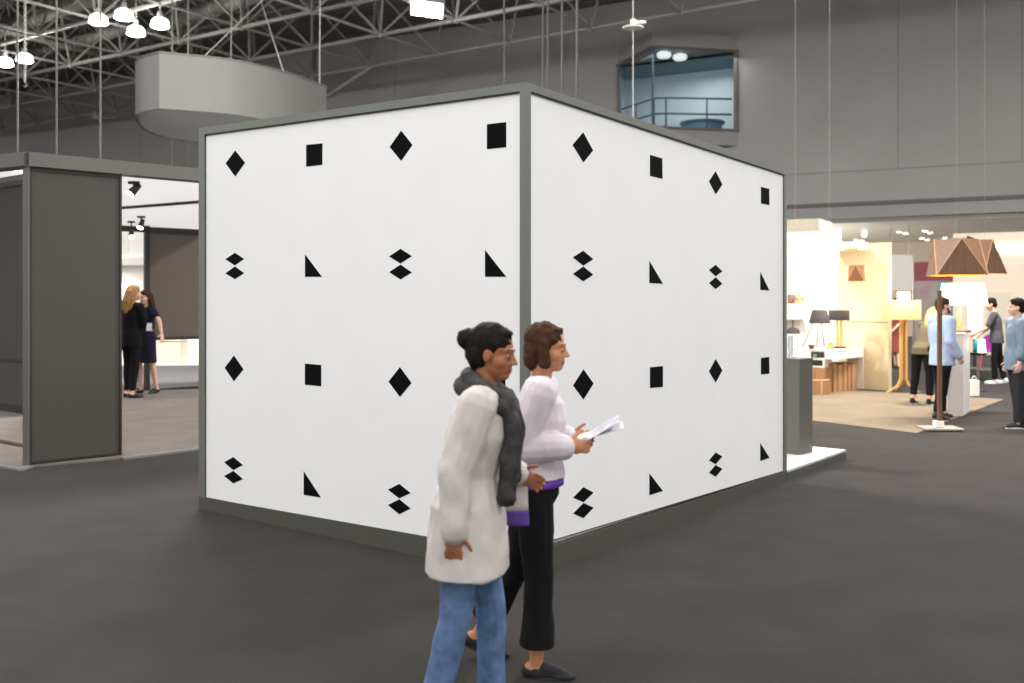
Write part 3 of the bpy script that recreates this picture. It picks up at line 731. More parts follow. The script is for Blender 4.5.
bm = nb(); shade_mesh(bm, p, .305, 0, .305, .26, 32); mk('lamp_shade', bm, M_vb, t, smooth=True)
bm = nb(); lathe(bm, p, [(.001, .01), (.3, .01), (.3, .02), (.001, .02)]); mk('diffuser', bm, M_vb, t)
bm = nb(); tube(bm, p+V((0, 0, .02)), V((p.x, p.y, zca-.012)), .006); mk('cord', bm, M_housing, t)
pt_light('drum_pendant_light', p-V((0, .1, .35)), 15, .25)
# faceted wooden shades
def facet_shade(t, c, r0, r1, h, n=6, rot=0.0, m=M_wood, inner=M_gold):
    """zig-zag facets between an upper and a lower polygon, gold inside"""
    bm = nb()
    for k_, (s, mi) in enumerate(((1.0, 0), (.965, 1))):
        lo_ = [bm.verts.new(c+V((math.cos(rot+2*PI*i/n)*r0*s, math.sin(rot+2*PI*i/n)*r0*s, 0))) for i in range(n)]
        up_ = [bm.verts.new(c+V((math.cos(rot+2*PI*(i+.5)/n)*r1*s, math.sin(rot+2*PI*(i+.5)/n)*r1*s, h-(1-s)*h*.3))) for i in range(n)]
        for i in range(n):
            j = (i+1) % n
            a = bm.faces.new((lo_[i], lo_[j], up_[i])); b = bm.faces.new((lo_[j], up_[j], up_[i])); a.material_index = b.material_index = mi
        f_ = bm.faces.new(up_); f_.material_index = mi
        if k_ == 0: L0 = lo_
        else:
            for i in range(n): f_ = bm.faces.new((L0[i], lo_[i], lo_[(i+1) % n], L0[(i+1) % n])); f_.material_index = 0
    o = mk('lamp_shade', bm, [m, inner], t)
    bm = nb()
    for i in range(n):
        j = (i+1) % n
        P_ = lambda r, a, z: c+V((math.cos(a)*r, math.sin(a)*r, z))
        for a, b in ((P_(r0, rot+2*PI*i/n, 0), P_(r1, rot+2*PI*(i+.5)/n, h)), (P_(r0, rot+2*PI*j/n, 0), P_(r1, rot+2*PI*(i+.5)/n, h))): tube(bm, a, b, r0*.014, seg=6)
    mk('facet_edging', bm, M_card2, o)
p = W(956.5, 275.5, 13.6)
t = thing('wooden_pendant', 'large faceted walnut pendant with gold lining above the man in light blue', 'pendant lamp', p)
facet_shade(t, p, .46, .29, .50, 4, -PI*.75-.2)
bm = nb(); tube(bm, p+V((0, 0, .5)), V((p.x, p.y, ZL)), .0016, seg=6); mk('cord', bm, M_housing, t)
bm = nb(); polytube(bm, [p+V((.2, .1, .5)), p+V((.2, .1, .54)), p+V((.46, .5, .54))], .014); mk('bracket', bm, M_blackmet, t)
pt_light('wood_pendant_light', p+V((0, 0, .12)), 14, .06, (1, .7, .3))
p2 = W(984.5, 274, 14.5)
t = thing('wooden_pendant', 'faceted walnut pendant partly hidden behind the larger faceted one', 'pendant lamp', p2)
facet_shade(t, p2, .30, .15, .50, 4, -PI*.75+.35)
bm = nb(); tube(bm, p2+V((0, 0, .5)), V((p2.x, p2.y, ZL)), .0016, seg=6); mk('cord', bm, M_housing, t)
p = W(856.5, 281.6, 17.15)
t = thing('wooden_pendant', 'small faceted walnut pendant in front of the cream display wall', 'pendant lamp', p)
facet_shade(t, p, .19, .125, .285, 4, .35, m=mat('warm walnut', srgb(128, 86, 52), rough=.5, var=.2, scale=6, stretch=(8, 8, .6)))
bm = nb(); tube(bm, p+V((0, 0, .28)), V((p.x, p.y, 2.53)), .006); box(bm, V((p.x-.1, p.y-.02, 2.50)), (.2, .07, .035)); mk('cord', bm, M_wood2, t)
pt_light('small_pendant_light', p-V((0, .05, .12)), 9, .08)
# wall shelf and sconces at the left end
z = ZV(318, 18.6)
bm = nb(); bar(bm, sf_, sf_.su(776), sf_.su(803), z-.03, z, .3, .001); tag(mk('wall_shelf', bm, M_wpaint), 'white wall shelf at the left end of the lamp shop', 'shelf')
for u, m_, lab in ((791, M_wood, 'brown wall sconce nearest the booth edge'), (799.5, M_wood2, 'slim brass coloured wall sconce right of the brown one')):
    s, zc_ = sf_.pix(u, 299, .1)
    t = thing('wall_sconce', lab, 'wall lamp', sf_.P(s, zc_, .1))
    bm = nb(); c = sf_.P(s, zc_-.10, .1); r_ = .065 if u < 795 else .035
    lathe(bm, c, [(r_, 0), (r_, .2), (r_-.008, .2), (r_-.008, 0), (r_, 0)], 20); mk('lamp_shade', bm, m_, t, smooth=True)
    bm = nb(); lathe(bm, c, [(.001, -.06), (r_*.8, -.06), (r_*.8, .27), (.001, .27)], 16); mk('glass_tube', bm, M_vb, t, smooth=True)
    bm = nb(); tube(bm, sf_.P(s, zc_, 0), sf_.P(s, zc_, .1-r_+.01), .018); mk('arm', bm, M_metal, t)
p = sf_.P(sf_.su(793), z, .15)
q = W(793, 331, 17.9)
t = thing('desk_lamp', 'small black lamp under the white wall shelf beside the brochure holder', 'lamp', q)
bm = nb(); lathe(bm, q, [(.13, -.05), (.1, .04), (.03, .07), (.001, .07), (.001, .06), (.09, .03), (.12, -.05), (.13, -.05)], 20); mk('lamp_shade', bm, M_dshade, t, smooth=True)
bm = nb(); tube(bm, q+V((0, 0, .07)), V((q.x, q.y, z-.03)), .01); tube(bm, V((q.x, q.y, z-.035)), V((q.x, q.y, z-.03)), .04); mk('stem', bm, M_blackmet, t)
q.z = z
# desk
Cd = GX(836.5, 17.0); Rd = GX(864, 17.86); dr_ = (Rd-Cd).normalized(); dl_ = V((-dr_.y, dr_.x, 0))
Ld = Cd+dl_*.95; Dz0, Dz1 = ZV(359.6, 17.0), ZV(350, 17.0)
t = thing('display_desk', 'white corner desk carrying table lamps above the cardboard boxes', 'desk', V((Cd.x, Cd.y, Dz0)))
poly = [Cd, Rd, Rd+dl_*.35, Ld+dr_*.55, Ld]
bm = nb(); prism(bm, [p+V((0, 0, Dz0)) for p in poly], (0, 0, Dz1-Dz0-.02)); mk('desk_body', bm, M_wpaint, t)
bm = nb(); prism(bm, [p+V((0, 0, Dz1-.02)) for p in (Cd-dr_*.01-dl_*.01, Rd, Rd+dl_*.35, Ld+dr_*.55, Ld-dr_*.01)], (0, 0, .02)); mk('desk_top', bm, M_wpaint, t)
nd = -dr_
a_, b_ = Cd+dl_*.22, Cd+dl_*.46
bm = nb(); prism(bm, [a_+V((0, 0, Dz0+.025)), b_+V((0, 0, Dz0+.025)), b_+V((0, 0, Dz1-.04)), a_+V((0, 0, Dz1-.04))], nd*.012)
dwr = mk('drawer', bm, M_dshade, t)
bm = nb(); prism(bm, [lerp(a_, b_, .55)+V((0, 0, Dz0+.03)), lerp(a_, b_, .8)+V((0, 0, Dz0+.03)), lerp(a_, b_, .8)+V((0, 0, Dz0+.08)), lerp(a_, b_, .55)+V((0, 0, Dz0+.08))], nd*.03); mk('drawer_box', bm, mat('green grey card', srgb(120, 140, 120), rough=.7), dwr)
bm = nb(); prism(bm, [Cd+dl_*.22+V((0, 0, Dz0-.15)), Cd+dl_*.5+V((0, 0, Dz0-.15)), Cd+dl_*.5+dr_*.3+V((0, 0, Dz0-.15)), Cd+dl_*.22+dr_*.3+V((0, 0, Dz0-.15))], (0, 0, .15)); cub = mk('cubby', bm, M_wpaint, t)
bm = nb(); prism(bm, [Cd+dl_*.25+nd*.002+V((0, 0, Dz0-.12)), Cd+dl_*.47+nd*.002+V((0, 0, Dz0-.12)), Cd+dl_*.47+nd*.002+V((0, 0, Dz0-.02)), Cd+dl_*.25+nd*.002+V((0, 0, Dz0-.02))], nd*.004); mk('opening', bm, M_bframe, cub)
bm = nb(); prism(bm, [p+V((0, 0, .0125)) for p in (Rd-dr_*.03, Rd, Rd+dl_*.3, Rd-dr_*.03+dl_*.3)], (0, 0, Dz0-.0125)); mk('side_leg', bm, M_cream, t)
bm = nb(); prism(bm, [p+V((0, 0, .0125)) for p in (Ld+dr_*.1, Ld+dr_*.14, Ld+dr_*.14-dl_*.08, Ld+dr_*.1-dl_*.08)], (0, 0, Dz0-.0125)); mk('side_leg', bm, M_cream, t)
# tripod table lamp with black cone shade
p = W(819.5, 323.4, 17.25)
t = thing('tripod_table_lamp', 'table lamp with black cone shade on thin splayed legs', 'table lamp', V((p.x, p.y, Dz1)))
bm = nb(); shade_mesh(bm, p, .185, 0, .125, .235, 28); mk('lamp_shade', bm, M_dshade, t, smooth=True)
for tip in (V((p.x-.30, p.y+.02, Dz1+.01)), V((p.x+.07, p.y-.06, Dz1+.01)), V((p.x+.0, p.y+.16, Dz1+.01))):
    bm = nb(); tube(bm, tip, p+V(((tip.x-p.x)*.35, (tip.y-p.y)*.35, .03)), .009, seg=8); tube(bm, p+V(((tip.x-p.x)*.35, (tip.y-p.y)*.35, .03)), p+V((0, 0, .17)), .009, seg=8); mk('leg', bm, M_wood, t)
bm = nb(); sphere(bm, p+V((0, 0, .08)), .05); mk('bulb', bm, M_vb, t, smooth=True)
pt_light('tripod_lamp_light', p+V((0, 0, -.05)), 8, .06)
# column lamp with dark drum
p = W(839.2, 320.3, 17.55)
t = thing('column_table_lamp', 'table lamp with dark drum shade on two oak columns', 'table lamp', V((p.x, p.y, Dz1)))
bm = nb(); shade_mesh(bm, p, .18, 0, .178, .18, 28); mk('lamp_shade', bm, M_dshade, t, smooth=True)
for dx in (-.035, .035):
    bm = nb(); tube(bm, V((p.x+dx, p.y, Dz1+.03)), V((p.x+dx, p.y, p.z+.05)), .022); mk('column', bm, M_wood2, t)
bm = nb(); box(bm, V((p.x-.05, p.y, Dz1+.016)), (.3, .16, .03), bev=.004); mk('base', bm, M_dshade, t)
pt_light('column_lamp_light', p+V((0, 0, .26)), 8, .06)
for u, Yb, s_, m_, lab, nm_, kk in ((830.5, 17.3, (.085, .08, .12), M_wood2, 'small oak block on the white desk between the two table lamps', 'wooden_block', 0), (811.5, 17.35, (.13, .12, .075), M_wood, 'small brown bowl on the white desk behind the splayed leg', 'wooden_bowl', 1)):
    p = GX(u, Yb)+V((0, 0, Dz1+.001)); bm = nb()
    if kk: lathe(bm, p, [(.001, 0), (.04, 0), (.065, .07), (.058, .07), (.035, .01), (.001, .01)], 20)
    else: box(bm, p+V((0, 0, s_[2]/2)), s_, bev=.006)
    tag(mk(nm_, bm, m_), lab, 'ornament')
# cardboard boxes under the desk
B0, B1 = G(833.3, 393.0), GX(856.5, 17.72); db = (B1-B0); Lb = db.length; db.normalize(); nbk = V((-db.y, db.x, 0))
cuts = [0, .17, .42, .61, .77, 1.0]; tops = [.50, .47, .50, .46, .49]
names = ['first upright cardboard box from the left of the row under the desk', 'second upright cardboard box from the left of the row under the desk', 'middle upright cardboard box of the row under the desk', 'fourth upright cardboard box from the left of the row under the desk', 'rightmost upright cardboard box of the row under the desk']
def carton(pts, z0, h, lab):
    t = thing('cardboard_box', lab, 'box', V((pts[0].x, pts[0].y, z0)), 'cardboard boxes under the desk')
    bm = nb(); prism(bm, [V((p.x, p.y, z0)) for p in pts], (0, 0, h)); mk('carton', bm, M_card, t)
    a, b = pts[0], pts[1]; d = (b-a); n_ = V((d.y, -d.x, 0)).normalized()
    bm = nb(); q = lerp(a, b, .44), lerp(a, b, .56)
    prism(bm, [V((q[0].x, q[0].y, z0+.01)), V((q[1].x, q[1].y, z0+.01)), V((q[1].x, q[1].y, z0+h-.01)), V((q[0].x, q[0].y, z0+h-.01))], n_*.002); mk('tape', bm, M_card2, t)
for i in range(5):
    a, b = B0+db*(Lb*cuts[i]+.009), B0+db*(Lb*cuts[i+1]-.009)
    carton([a, b, b+nbk*.26, a+nbk*.26], .0125, tops[i], names[i])
e = B0-db*.012
carton([e+nbk*.02, e+nbk*.34, e+nbk*.34+db*.0-db*.24, e+nbk*.02-db*.24][::-1], .0125, .425, 'large cardboard box left of the upright row under the desk')
f0 = G(829.5, 394.3); carton([GX(813.3, 16.72), GX(829.8, 16.78), GX(829.8, 17.0), GX(813.3, 16.95)], .0125, .245, 'small low cardboard box at the front left under the desk')
# oak floor lamp
p = GX(903.5, 17.1)
t = thing('floor_lamp', 'oak floor lamp with yellow drum shade and curved legs', 'floor lamp', p)
za, zb2 = ZV(319.5, 17.1), ZV(300, 17.1)
bm = nb(); shade_mesh(bm, p, .285, za, .28, zb2, 36); mk('lamp_shade', bm, M_yshade, t, smooth=True)
bm = nb(); lathe(bm, p, [(.001, za+.1), (.1, za+.1), (.1, zb2+.14), (.001, zb2+.14)], 20); mk('diffuser', bm, M_vb, t, smooth=True)
for k_, a in enumerate((PI, 0.0, 1.6)):
    d = V((math.cos(a), math.sin(a), 0)); pts = []
    for i in range(13):
        q = i/12; z_ = .02+(za+.1)*q
        r_ = .042+.24*max(0, 1-q/.16)**2
        pts.append(p+d*r_+V((0, 0, z_)))
    sd = V((-d.y, d.x, 0)); bm = nb(); rows = []
    for q, pp in enumerate(pts):
        w_ = .022
        rows.append([bm.verts.new(pp+d*x*w_+sd*y*.024) for x, y in ((-1, -1), (1, -1), (1, 1), (-1, 1))])
    for A_, B_ in zip(rows[:-1], rows[1:]):
        for i in range(4): bm.faces.new((A_[i], A_[(i+1) % 4], B_[(i+1) % 4], B_[i]))
    bm.faces.new(rows[0]); bm.faces.new(rows[-1][::-1])
    for v_ in bm.verts: v_.co.z = max(v_.co.z, .0125)
    mk('leg', bm, M_wood2, t)
pt_light('floor_lamp_light', p+V((0, -.0, zb2+.25)), 14, .1)
# dark wood lamp stand near the man in light blue
p = GX(940, 12.3)+V((0, 0, .011))
t = thing('lamp_stand', 'tall dark walnut pole on a flat square base beside the man in light blue', 'lamp stand', p)
bm = nb(); box(bm, p+V((0, 0, .014)), (.46, .34, .024), bev=.004); mk('base_plate', bm, mat('sand steel plate', srgb(150, 140, 128), rough=.5), t)
bm = nb(); box(bm, p+V((-.02, 0, .065)), (.105, .1, .08), bev=.006); mk('socket_block', bm, M_wpaint, t)
bm = nb(); box(bm, p+V((-.005, 0, (ZV(291, 12.3)+.1)/2)), (.052, .045, ZV(291, 12.3)-.1), bev=.006); mk('pole', bm, M_wood, t)
# pedestal with glowing lamp
k0_ = G(963, 417); kz = ZV(334.5, 13.7)
t = thing('display_pedestal', 'tall white display pedestal under the glowing white lamp', 'pedestal', k0_)
a, b, c_, d_ = k0_+V((-.22, -.02, 0)), k0_+V((.0, 0, 0)), GX(970, 14.35), GX(951, 14.35)
bm = nb(); prism(bm, [p+V((0, 0, .0125)) for p in (a, b, c_, d_)], (0, 0, kz-.0125)); mk('body', bm, M_wpaint, t)
bm = nb(); prism(bm, [p+V((0, 0, kz)) for p in (a+V((-.01, -.01, 0)), b+V((.01, -.01, 0)), c_+V((.01, .01, 0)), d_+V((-.01, .01, 0)))], (0, 0, .02)); mk('top', bm, M_wpaint, t)
p = (a+b+c_+d_)/4+V((.02, 0, kz+.021))
t = thing('table_lamp', 'large glowing white tapered table lamp on the white pedestal', 'table lamp', p)
bm = nb(); box(bm, p+V((0, 0, .015)), (.26, .2, .03), bev=.006); mk('base', bm, M_wood, t)
zq = ZV(305, p.y)-p.z; zq2 = ZV(283.5, p.y)-p.z
bm = nb(); tube(bm, p+V((0, 0, .03)), p+V((0, 0, zq+.1)), .025); mk('stem', bm, M_wood2, t)
bm = nb(); shade_mesh(bm, p+V((.05, 0, 0)), .325, zq, .275, zq2, 36); mk('lamp_shade', bm, M_lshade, t, smooth=True)
bm = nb(); sphere(bm, p+V((0, 0, zq+.15)), .06); mk('bulb', bm, M_vb, t, smooth=True)
pt_light('table_lamp_light', p+V((0, -.02, zq-.08)), 16, .1)
p = c_+V((.03, -.3, ZV(352, 14.2)))
t = thing('clip_lamp', 'small glowing white shade lamp on the right side of the pedestal', 'lamp', p)
bm = nb(); shade_mesh(bm, p, .055, 0, .04, .19, 20, th=.004); mk('lamp_shade', bm, M_lshade, t, smooth=True)
bm = nb(); tube(bm, p+V((-.04, 0, .1)), p+V((.0, 0, .1)), .008); tube(bm, p+V((0, 0, .03)), p+V((0, 0, .16)), .012); mk('bracket', bm, M_metal, t)
# coloured seats and bits behind
pl_y = 18.3
bm = nb(); box(bm, GX(985, 20.35)+V((0, 0, .105)), (.55, .9, .21), bev=.01)
tag(mk('dark_plinth', bm, M_plinth), 'low dark plinth behind the white pedestal', 'plinth')
M_teal = mat('teal fabric', srgb(40, 150, 150), rough=.7); M_purp = mat('purple plastic', srgb(128, 40, 120), rough=.4); M_redl = mat('coral red steel', srgb(196, 70, 70), rough=.4)
def seat_chair(c, z0, rz, s, m_, mleg, name, lab):
    t = thing(name, lab, 'chair', V((c.x, c.y, z0))); M = Matrix.Rotation(rz, 4, 'Z')
    P_ = lambda x, y, z: V((c.x, c.y, z0))+M.to_3x3() @ V((x*s, y*s, z*s))
    bm = nb(); box(bm, P_(0, 0, .45), (.42*s, .42*s, .04*s), M=M, bev=.012*s); mk('seat', bm, m_, t)
    bm = nb()
    pr = [bm.verts.new(P_(.2*math.cos(a), .2+.04*math.sin(a) if 0 else .2, .47+.40*max(0, math.sin(a)))) for a in [PI*i/10 for i in range(11)]]
    f_ = bm.faces.new(pr); r_ = bmesh.ops.extrude_face_region(bm, geom=[f_]); bmesh.ops.translate(bm, verts=[g for g in r_['geom'] if isinstance(g, bmesh.types.BMVert)], vec=M.to_3x3() @ V((0, .03*s, 0)))
    mk('backrest', bm, m_, t)
    for x in (-1, 1):
        for y in (-1, 1):
            bm = nb(); tube(bm, P_(.22*x, .22*y, 0), P_(.16*x, .16*y, .43), .014*s, seg=8); mk('leg', bm, mleg, t)
seat_chair(GX(989, 20.3), .211, -.4, .8, M_purp, M_redl, 'shell_chair', 'purple chair with red legs behind the white pedestal')
q = GX(978, 17.6)
t = thing('bar_stool', 'dark round bar stool carrying the teal cushion', 'stool', q)
bm = nb(); lathe(bm, q, [(.001, .64), (.13, .64), (.15, .66), (.15, .685), (.001, .69)], 20); mk('seat', bm, M_blackmet, t)
bm = nb(); tube(bm, q+V((0, 0, .02)), q+V((0, 0, .64)), .022); mk('column', bm, M_metal, t)
bm = nb(); lathe(bm, q, [(.001, 0), (.17, 0), (.16, .02), (.001, .03)], 20); mk('base', bm, M_blackmet, t)
bm = nb(); box(bm, GX(978, 17.6)+V((0, 0, .80)), (.14, .14, .21), bev=.05)
tag(mk('teal_cushion', bm, M_teal, smooth=True), 'small teal cushion right of the white pedestal', 'cushion')
bm = nb(); box(bm, GX(974, 16.6)+V((0, 0, .14)), (.13, .14, .27), bev=.012); polytube(bm, [GX(974, 16.6)+V((.035*math.cos(x), 0, .27+.07*math.sin(x))) for x in [PI*i/8 for i in range(9)]], .006)
tag(mk('carrier_bag', bm, M_wpaint), 'white carrier bag standing on the floor right of the pedestal', 'bag')
# far hall: hanging board, mural wall, poster, ceiling spots
Yh = 33.5
t = thing('hanging_board', 'plain white board hanging from the ceiling behind the oak floor lamp', 'board', W(900, 290, Yh))
a, b = W(888, 290, Yh), W(913, 290, Yh); h = W(900, 255, Yh).z-a.z
bm = nb(); prism(bm, [a, b, b+V((0, 0, h)), a+V((0, 0, h))], (0, .08, 0)); mk('panel', bm, M_wpaint, t)
for q in (a, b):
    bm = nb(); c = lerp(a, b, .15 if q is a else .85)+V((0, .04, h)); tube(bm, c, V((c.x, c.y, zc)), .015, seg=6); mk('hanger', bm, M_metal, t)
mred, mmau, mtea = mat('muted red paint', srgb(168, 92, 100), var=.12, scale=3), mat('mauve grey paint', srgb(196, 172, 172), var=.12, scale=2), mat('pale teal paint', srgb(138, 186, 186), var=.12, scale=2)
Ym = 34.5
t = thing('painted_screen', 'tall painted screen with red, mauve and teal areas behind the blonde woman', 'screen', GX(938, Ym))
def mp(poly, mi, bm): prism(bm, [W(u, v, Ym) for u, v in poly], (0, .06, 0), mi)
bm = nb(); mp([(914, 281), (962, 281), (962, 262), (914, 262)], 0, bm); mp([(914, 346), (926, 330), (938, 281), (914, 281)], 1, bm); mp([(914, 346), (962, 346), (962, 281), (938, 281), (926, 330)], 2, bm)
mk('painted_panel', bm, [mred, mmau, mtea], t)
bm = nb(); prism(bm, [W(913.4, 346.4, Ym-.02), W(914.4, 346.4, Ym-.02), W(914.4, 261.5, Ym-.02), W(913.4, 261.5, Ym-.02)], (0, .1, 0)); mk('edge_post', bm, M_metal, t)
Yp = 22.0
t = thing('poster_stand', 'blue and white lit poster stand right of the white pedestal lamp', 'poster stand', GX(975, Yp))
bm = nb(); z0_, z1_ = W(975, 336, Yp).z, W(975, 300, Yp).z
c = GX(975, Yp); box(bm, c+V((0, 0, (z0_+z1_)/2)), (.32, .04, z1_-z0_)); pm = mat('blue white print', srgb(206, 214, 232), rough=.5, var=.5, scale=9, emit=(.8, .86, 1), estr=.25); mk('poster', bm, pm, t)
bm = nb(); tube(bm, c+V((0, .03, .03)), c+V((0, .03, z0_+.02)), .03); mk('post', bm, M_blackmet, t)
bm = nb(); box(bm, c+V((0, .02, .015)), (.4, .3, .03)); mk('base', bm, M_blackmet, t)
for u, v in ((806, 233), (814, 235), (829.5, 233.5), (836, 234.5), (835, 240), (841, 241), (856, 239), (862, 240), (899.5, 231), (905.5, 232.5), (925, 230), (930, 232), (922, 237.5), (927.5, 239), (945, 237)):
    Y = F*(zc-CH)/(HZ-v); p = V(((u-512)/F*Y, Y, zc))
    t = thing('ceiling_spotlight', 'small glowing round spotlight set in the low hall ceiling', 'spotlight', p, 'spotlights in the low ceiling')
    bm = nb(); lathe(bm, p, [(.001, -.05), (.085, -.05), (.085, -.03), (.001, -.03)], 14); mk('lens', bm, M_spotw, t)
    bm = nb(); lathe(bm, p, [(.12, 0), (.12, -.04), (.09, -.04), (.09, 0), (.12, 0)], 14); mk('trim_ring', bm, M_wpaint, t)
p = V((0, 0, 0)); Y = 37.0; p = V(((864.5-512)/F*Y, Y, W(864.5, 237, 37).z))
t = thing('glass_pendant', 'bright upright glass pendant under the low ceiling', 'pendant lamp', p)
bm = nb(); lathe(bm, p, [(.001, 0), (.07, 0), (.08, .2), (.07, .34), (.001, .34)], 16); mk('glass_shade', bm, M_vb, t, smooth=True)
bm = nb(); tube(bm, p+V((0, 0, .34)), V((p.x, p.y, zc)), .012, seg=6); mk('cord', bm, M_metal, t)
s0, z0_ = rw.pix(985, 251); s1, z1_ = rw.pix(1030, 246)
bm = nb(); prism(bm, [rw.P(s0, z0_, .06), rw.P(rw.L, z0_, .06), rw.P(rw.L, z0_+.13, .06), rw.P(s0, z0_+.13, .06)], -rw.n*.055)
tag(mk('strip_light', bm, M_lampw), 'bright strip light high on the cream partition wall', 'light')
# hidden fill lights added to brighten the low hall
def area(name, p, e, sx, sy, c=(1, .93, .82), rot=(0, 0, 0)):
    ld = bpy.data.lights.new(name, 'AREA'); ld.energy = e; ld.shape = 'RECTANGLE'; ld.size = sx; ld.size_y = sy; ld.color = c
    lo = bpy.data.objects.new(name, ld); lo.location = p; lo.rotation_euler = rot; link(lo)
for x, y, e in ((9, 35.5, 800), (9.5, 40, 800), (27, 35, 1100)): pt_light('low_hall_fill', V((x, y, 2.3)), e, .4, (1, .95, .88))

# ================================================================== PEOPLE
DG = lambda: bpy.context.evaluated_depsgraph_get()
def capsule(bm, a, b, ra, rb, seg=12, n=3):
    a, b = V(a), V(b); d = b-a
    if d.length < 1e-6: return
    dn = d.normalized(); x, y = axes(dn); rows = []
    prof = [(-math.sin(t)*ra, math.cos(t)*ra) for t in [PI/2*(n-i)/n for i in range(n+1)]]
    prof += [(d.length+math.sin(t)*rb, math.cos(t)*rb) for t in [PI/2*i/n for i in range(n+1)]]
    for h, r in prof:
        r = max(r, 1e-4)
        rows.append([bm.verts.new(a+dn*h+(x*math.cos(2*PI*i/seg)+y*math.sin(2*PI*i/seg))*r) for i in range(seg)])
    for A, B in zip(rows[:-1], rows[1:]):
        for i in range(seg): bm.faces.new((A[i], A[(i+1) % seg], B[(i+1) % seg], B[i]))
    bm.faces.new(rows[0][::-1]); bm.faces.new(rows[-1])
def loft(bm, secs, seg=20):
    """closed tube through elliptical sections (centre, rx vector, ry vector)"""
    rows = [[bm.verts.new(V(c)+V(x)*math.cos(2*PI*i/seg)+V(y)*math.sin(2*PI*i/seg)) for i in range(seg)] for c, x, y in secs]
    for A, B in zip(rows[:-1], rows[1:]):
        for i in range(seg): bm.faces.new((A[i], A[(i+1) % seg], B[(i+1) % seg], B[i]))
    bm.faces.new(rows[0][::-1]); bm.faces.new(rows[-1])
def grow(name, bm, vox, mats, parent, it=4, amp=0.0, fr=9.0, pick=None):
    """one continuous surface out of overlapping volumes"""
    bmesh.ops.recalc_face_normals(bm, faces=bm.faces[:])
    me = bpy.data.meshes.new('tmp'); bm.to_mesh(me); bm.free()
    o = bpy.data.objects.new('tmp', me); COL.objects.link(o)
    r = o.modifiers.new('r', 'REMESH'); r.mode = 'VOXEL'; r.voxel_size = vox
    s = o.modifiers.new('s', 'SMOOTH'); s.factor = .5; s.iterations = it
    me2 = bpy.data.meshes.new_from_object(o.evaluated_get(DG()))
    bpy.data.objects.remove(o); bpy.data.meshes.remove(me)
    if amp:
        nn = [v.normal.copy() for v in me2.vertices]
        for v, n_ in zip(me2.vertices, nn):
            c = v.co; q = V((c.x*fr, c.y*fr, c.z*fr*.55)); k_ = noise.noise(q)+.5*noise.noise(q*2.3)
            v.co = c+n_*amp*k_
    me2.materials.clear()
    for m in mats: me2.materials.append(m)
    for p in me2.polygons:
        p.use_smooth = True; p.material_index = pick(p.center) if pick else 0
    me2.name = name
    o = bpy.data.objects.new(name, me2); COL.objects.link(o); o.parent = parent
    return o
def rotY(v, a): return Matrix.Rotation(a, 3, 'Y') @ V(v)
SK = {}
def skin(k_, c): return mat('skin '+k_, c, rough=.55, var=.05, scale=14, spec=.35)
M_eye = mat('dark eye', srgb(34, 24, 20), rough=.2); M_lip = mat('lips', srgb(150, 82, 74), rough=.5)
R_ = math.radians
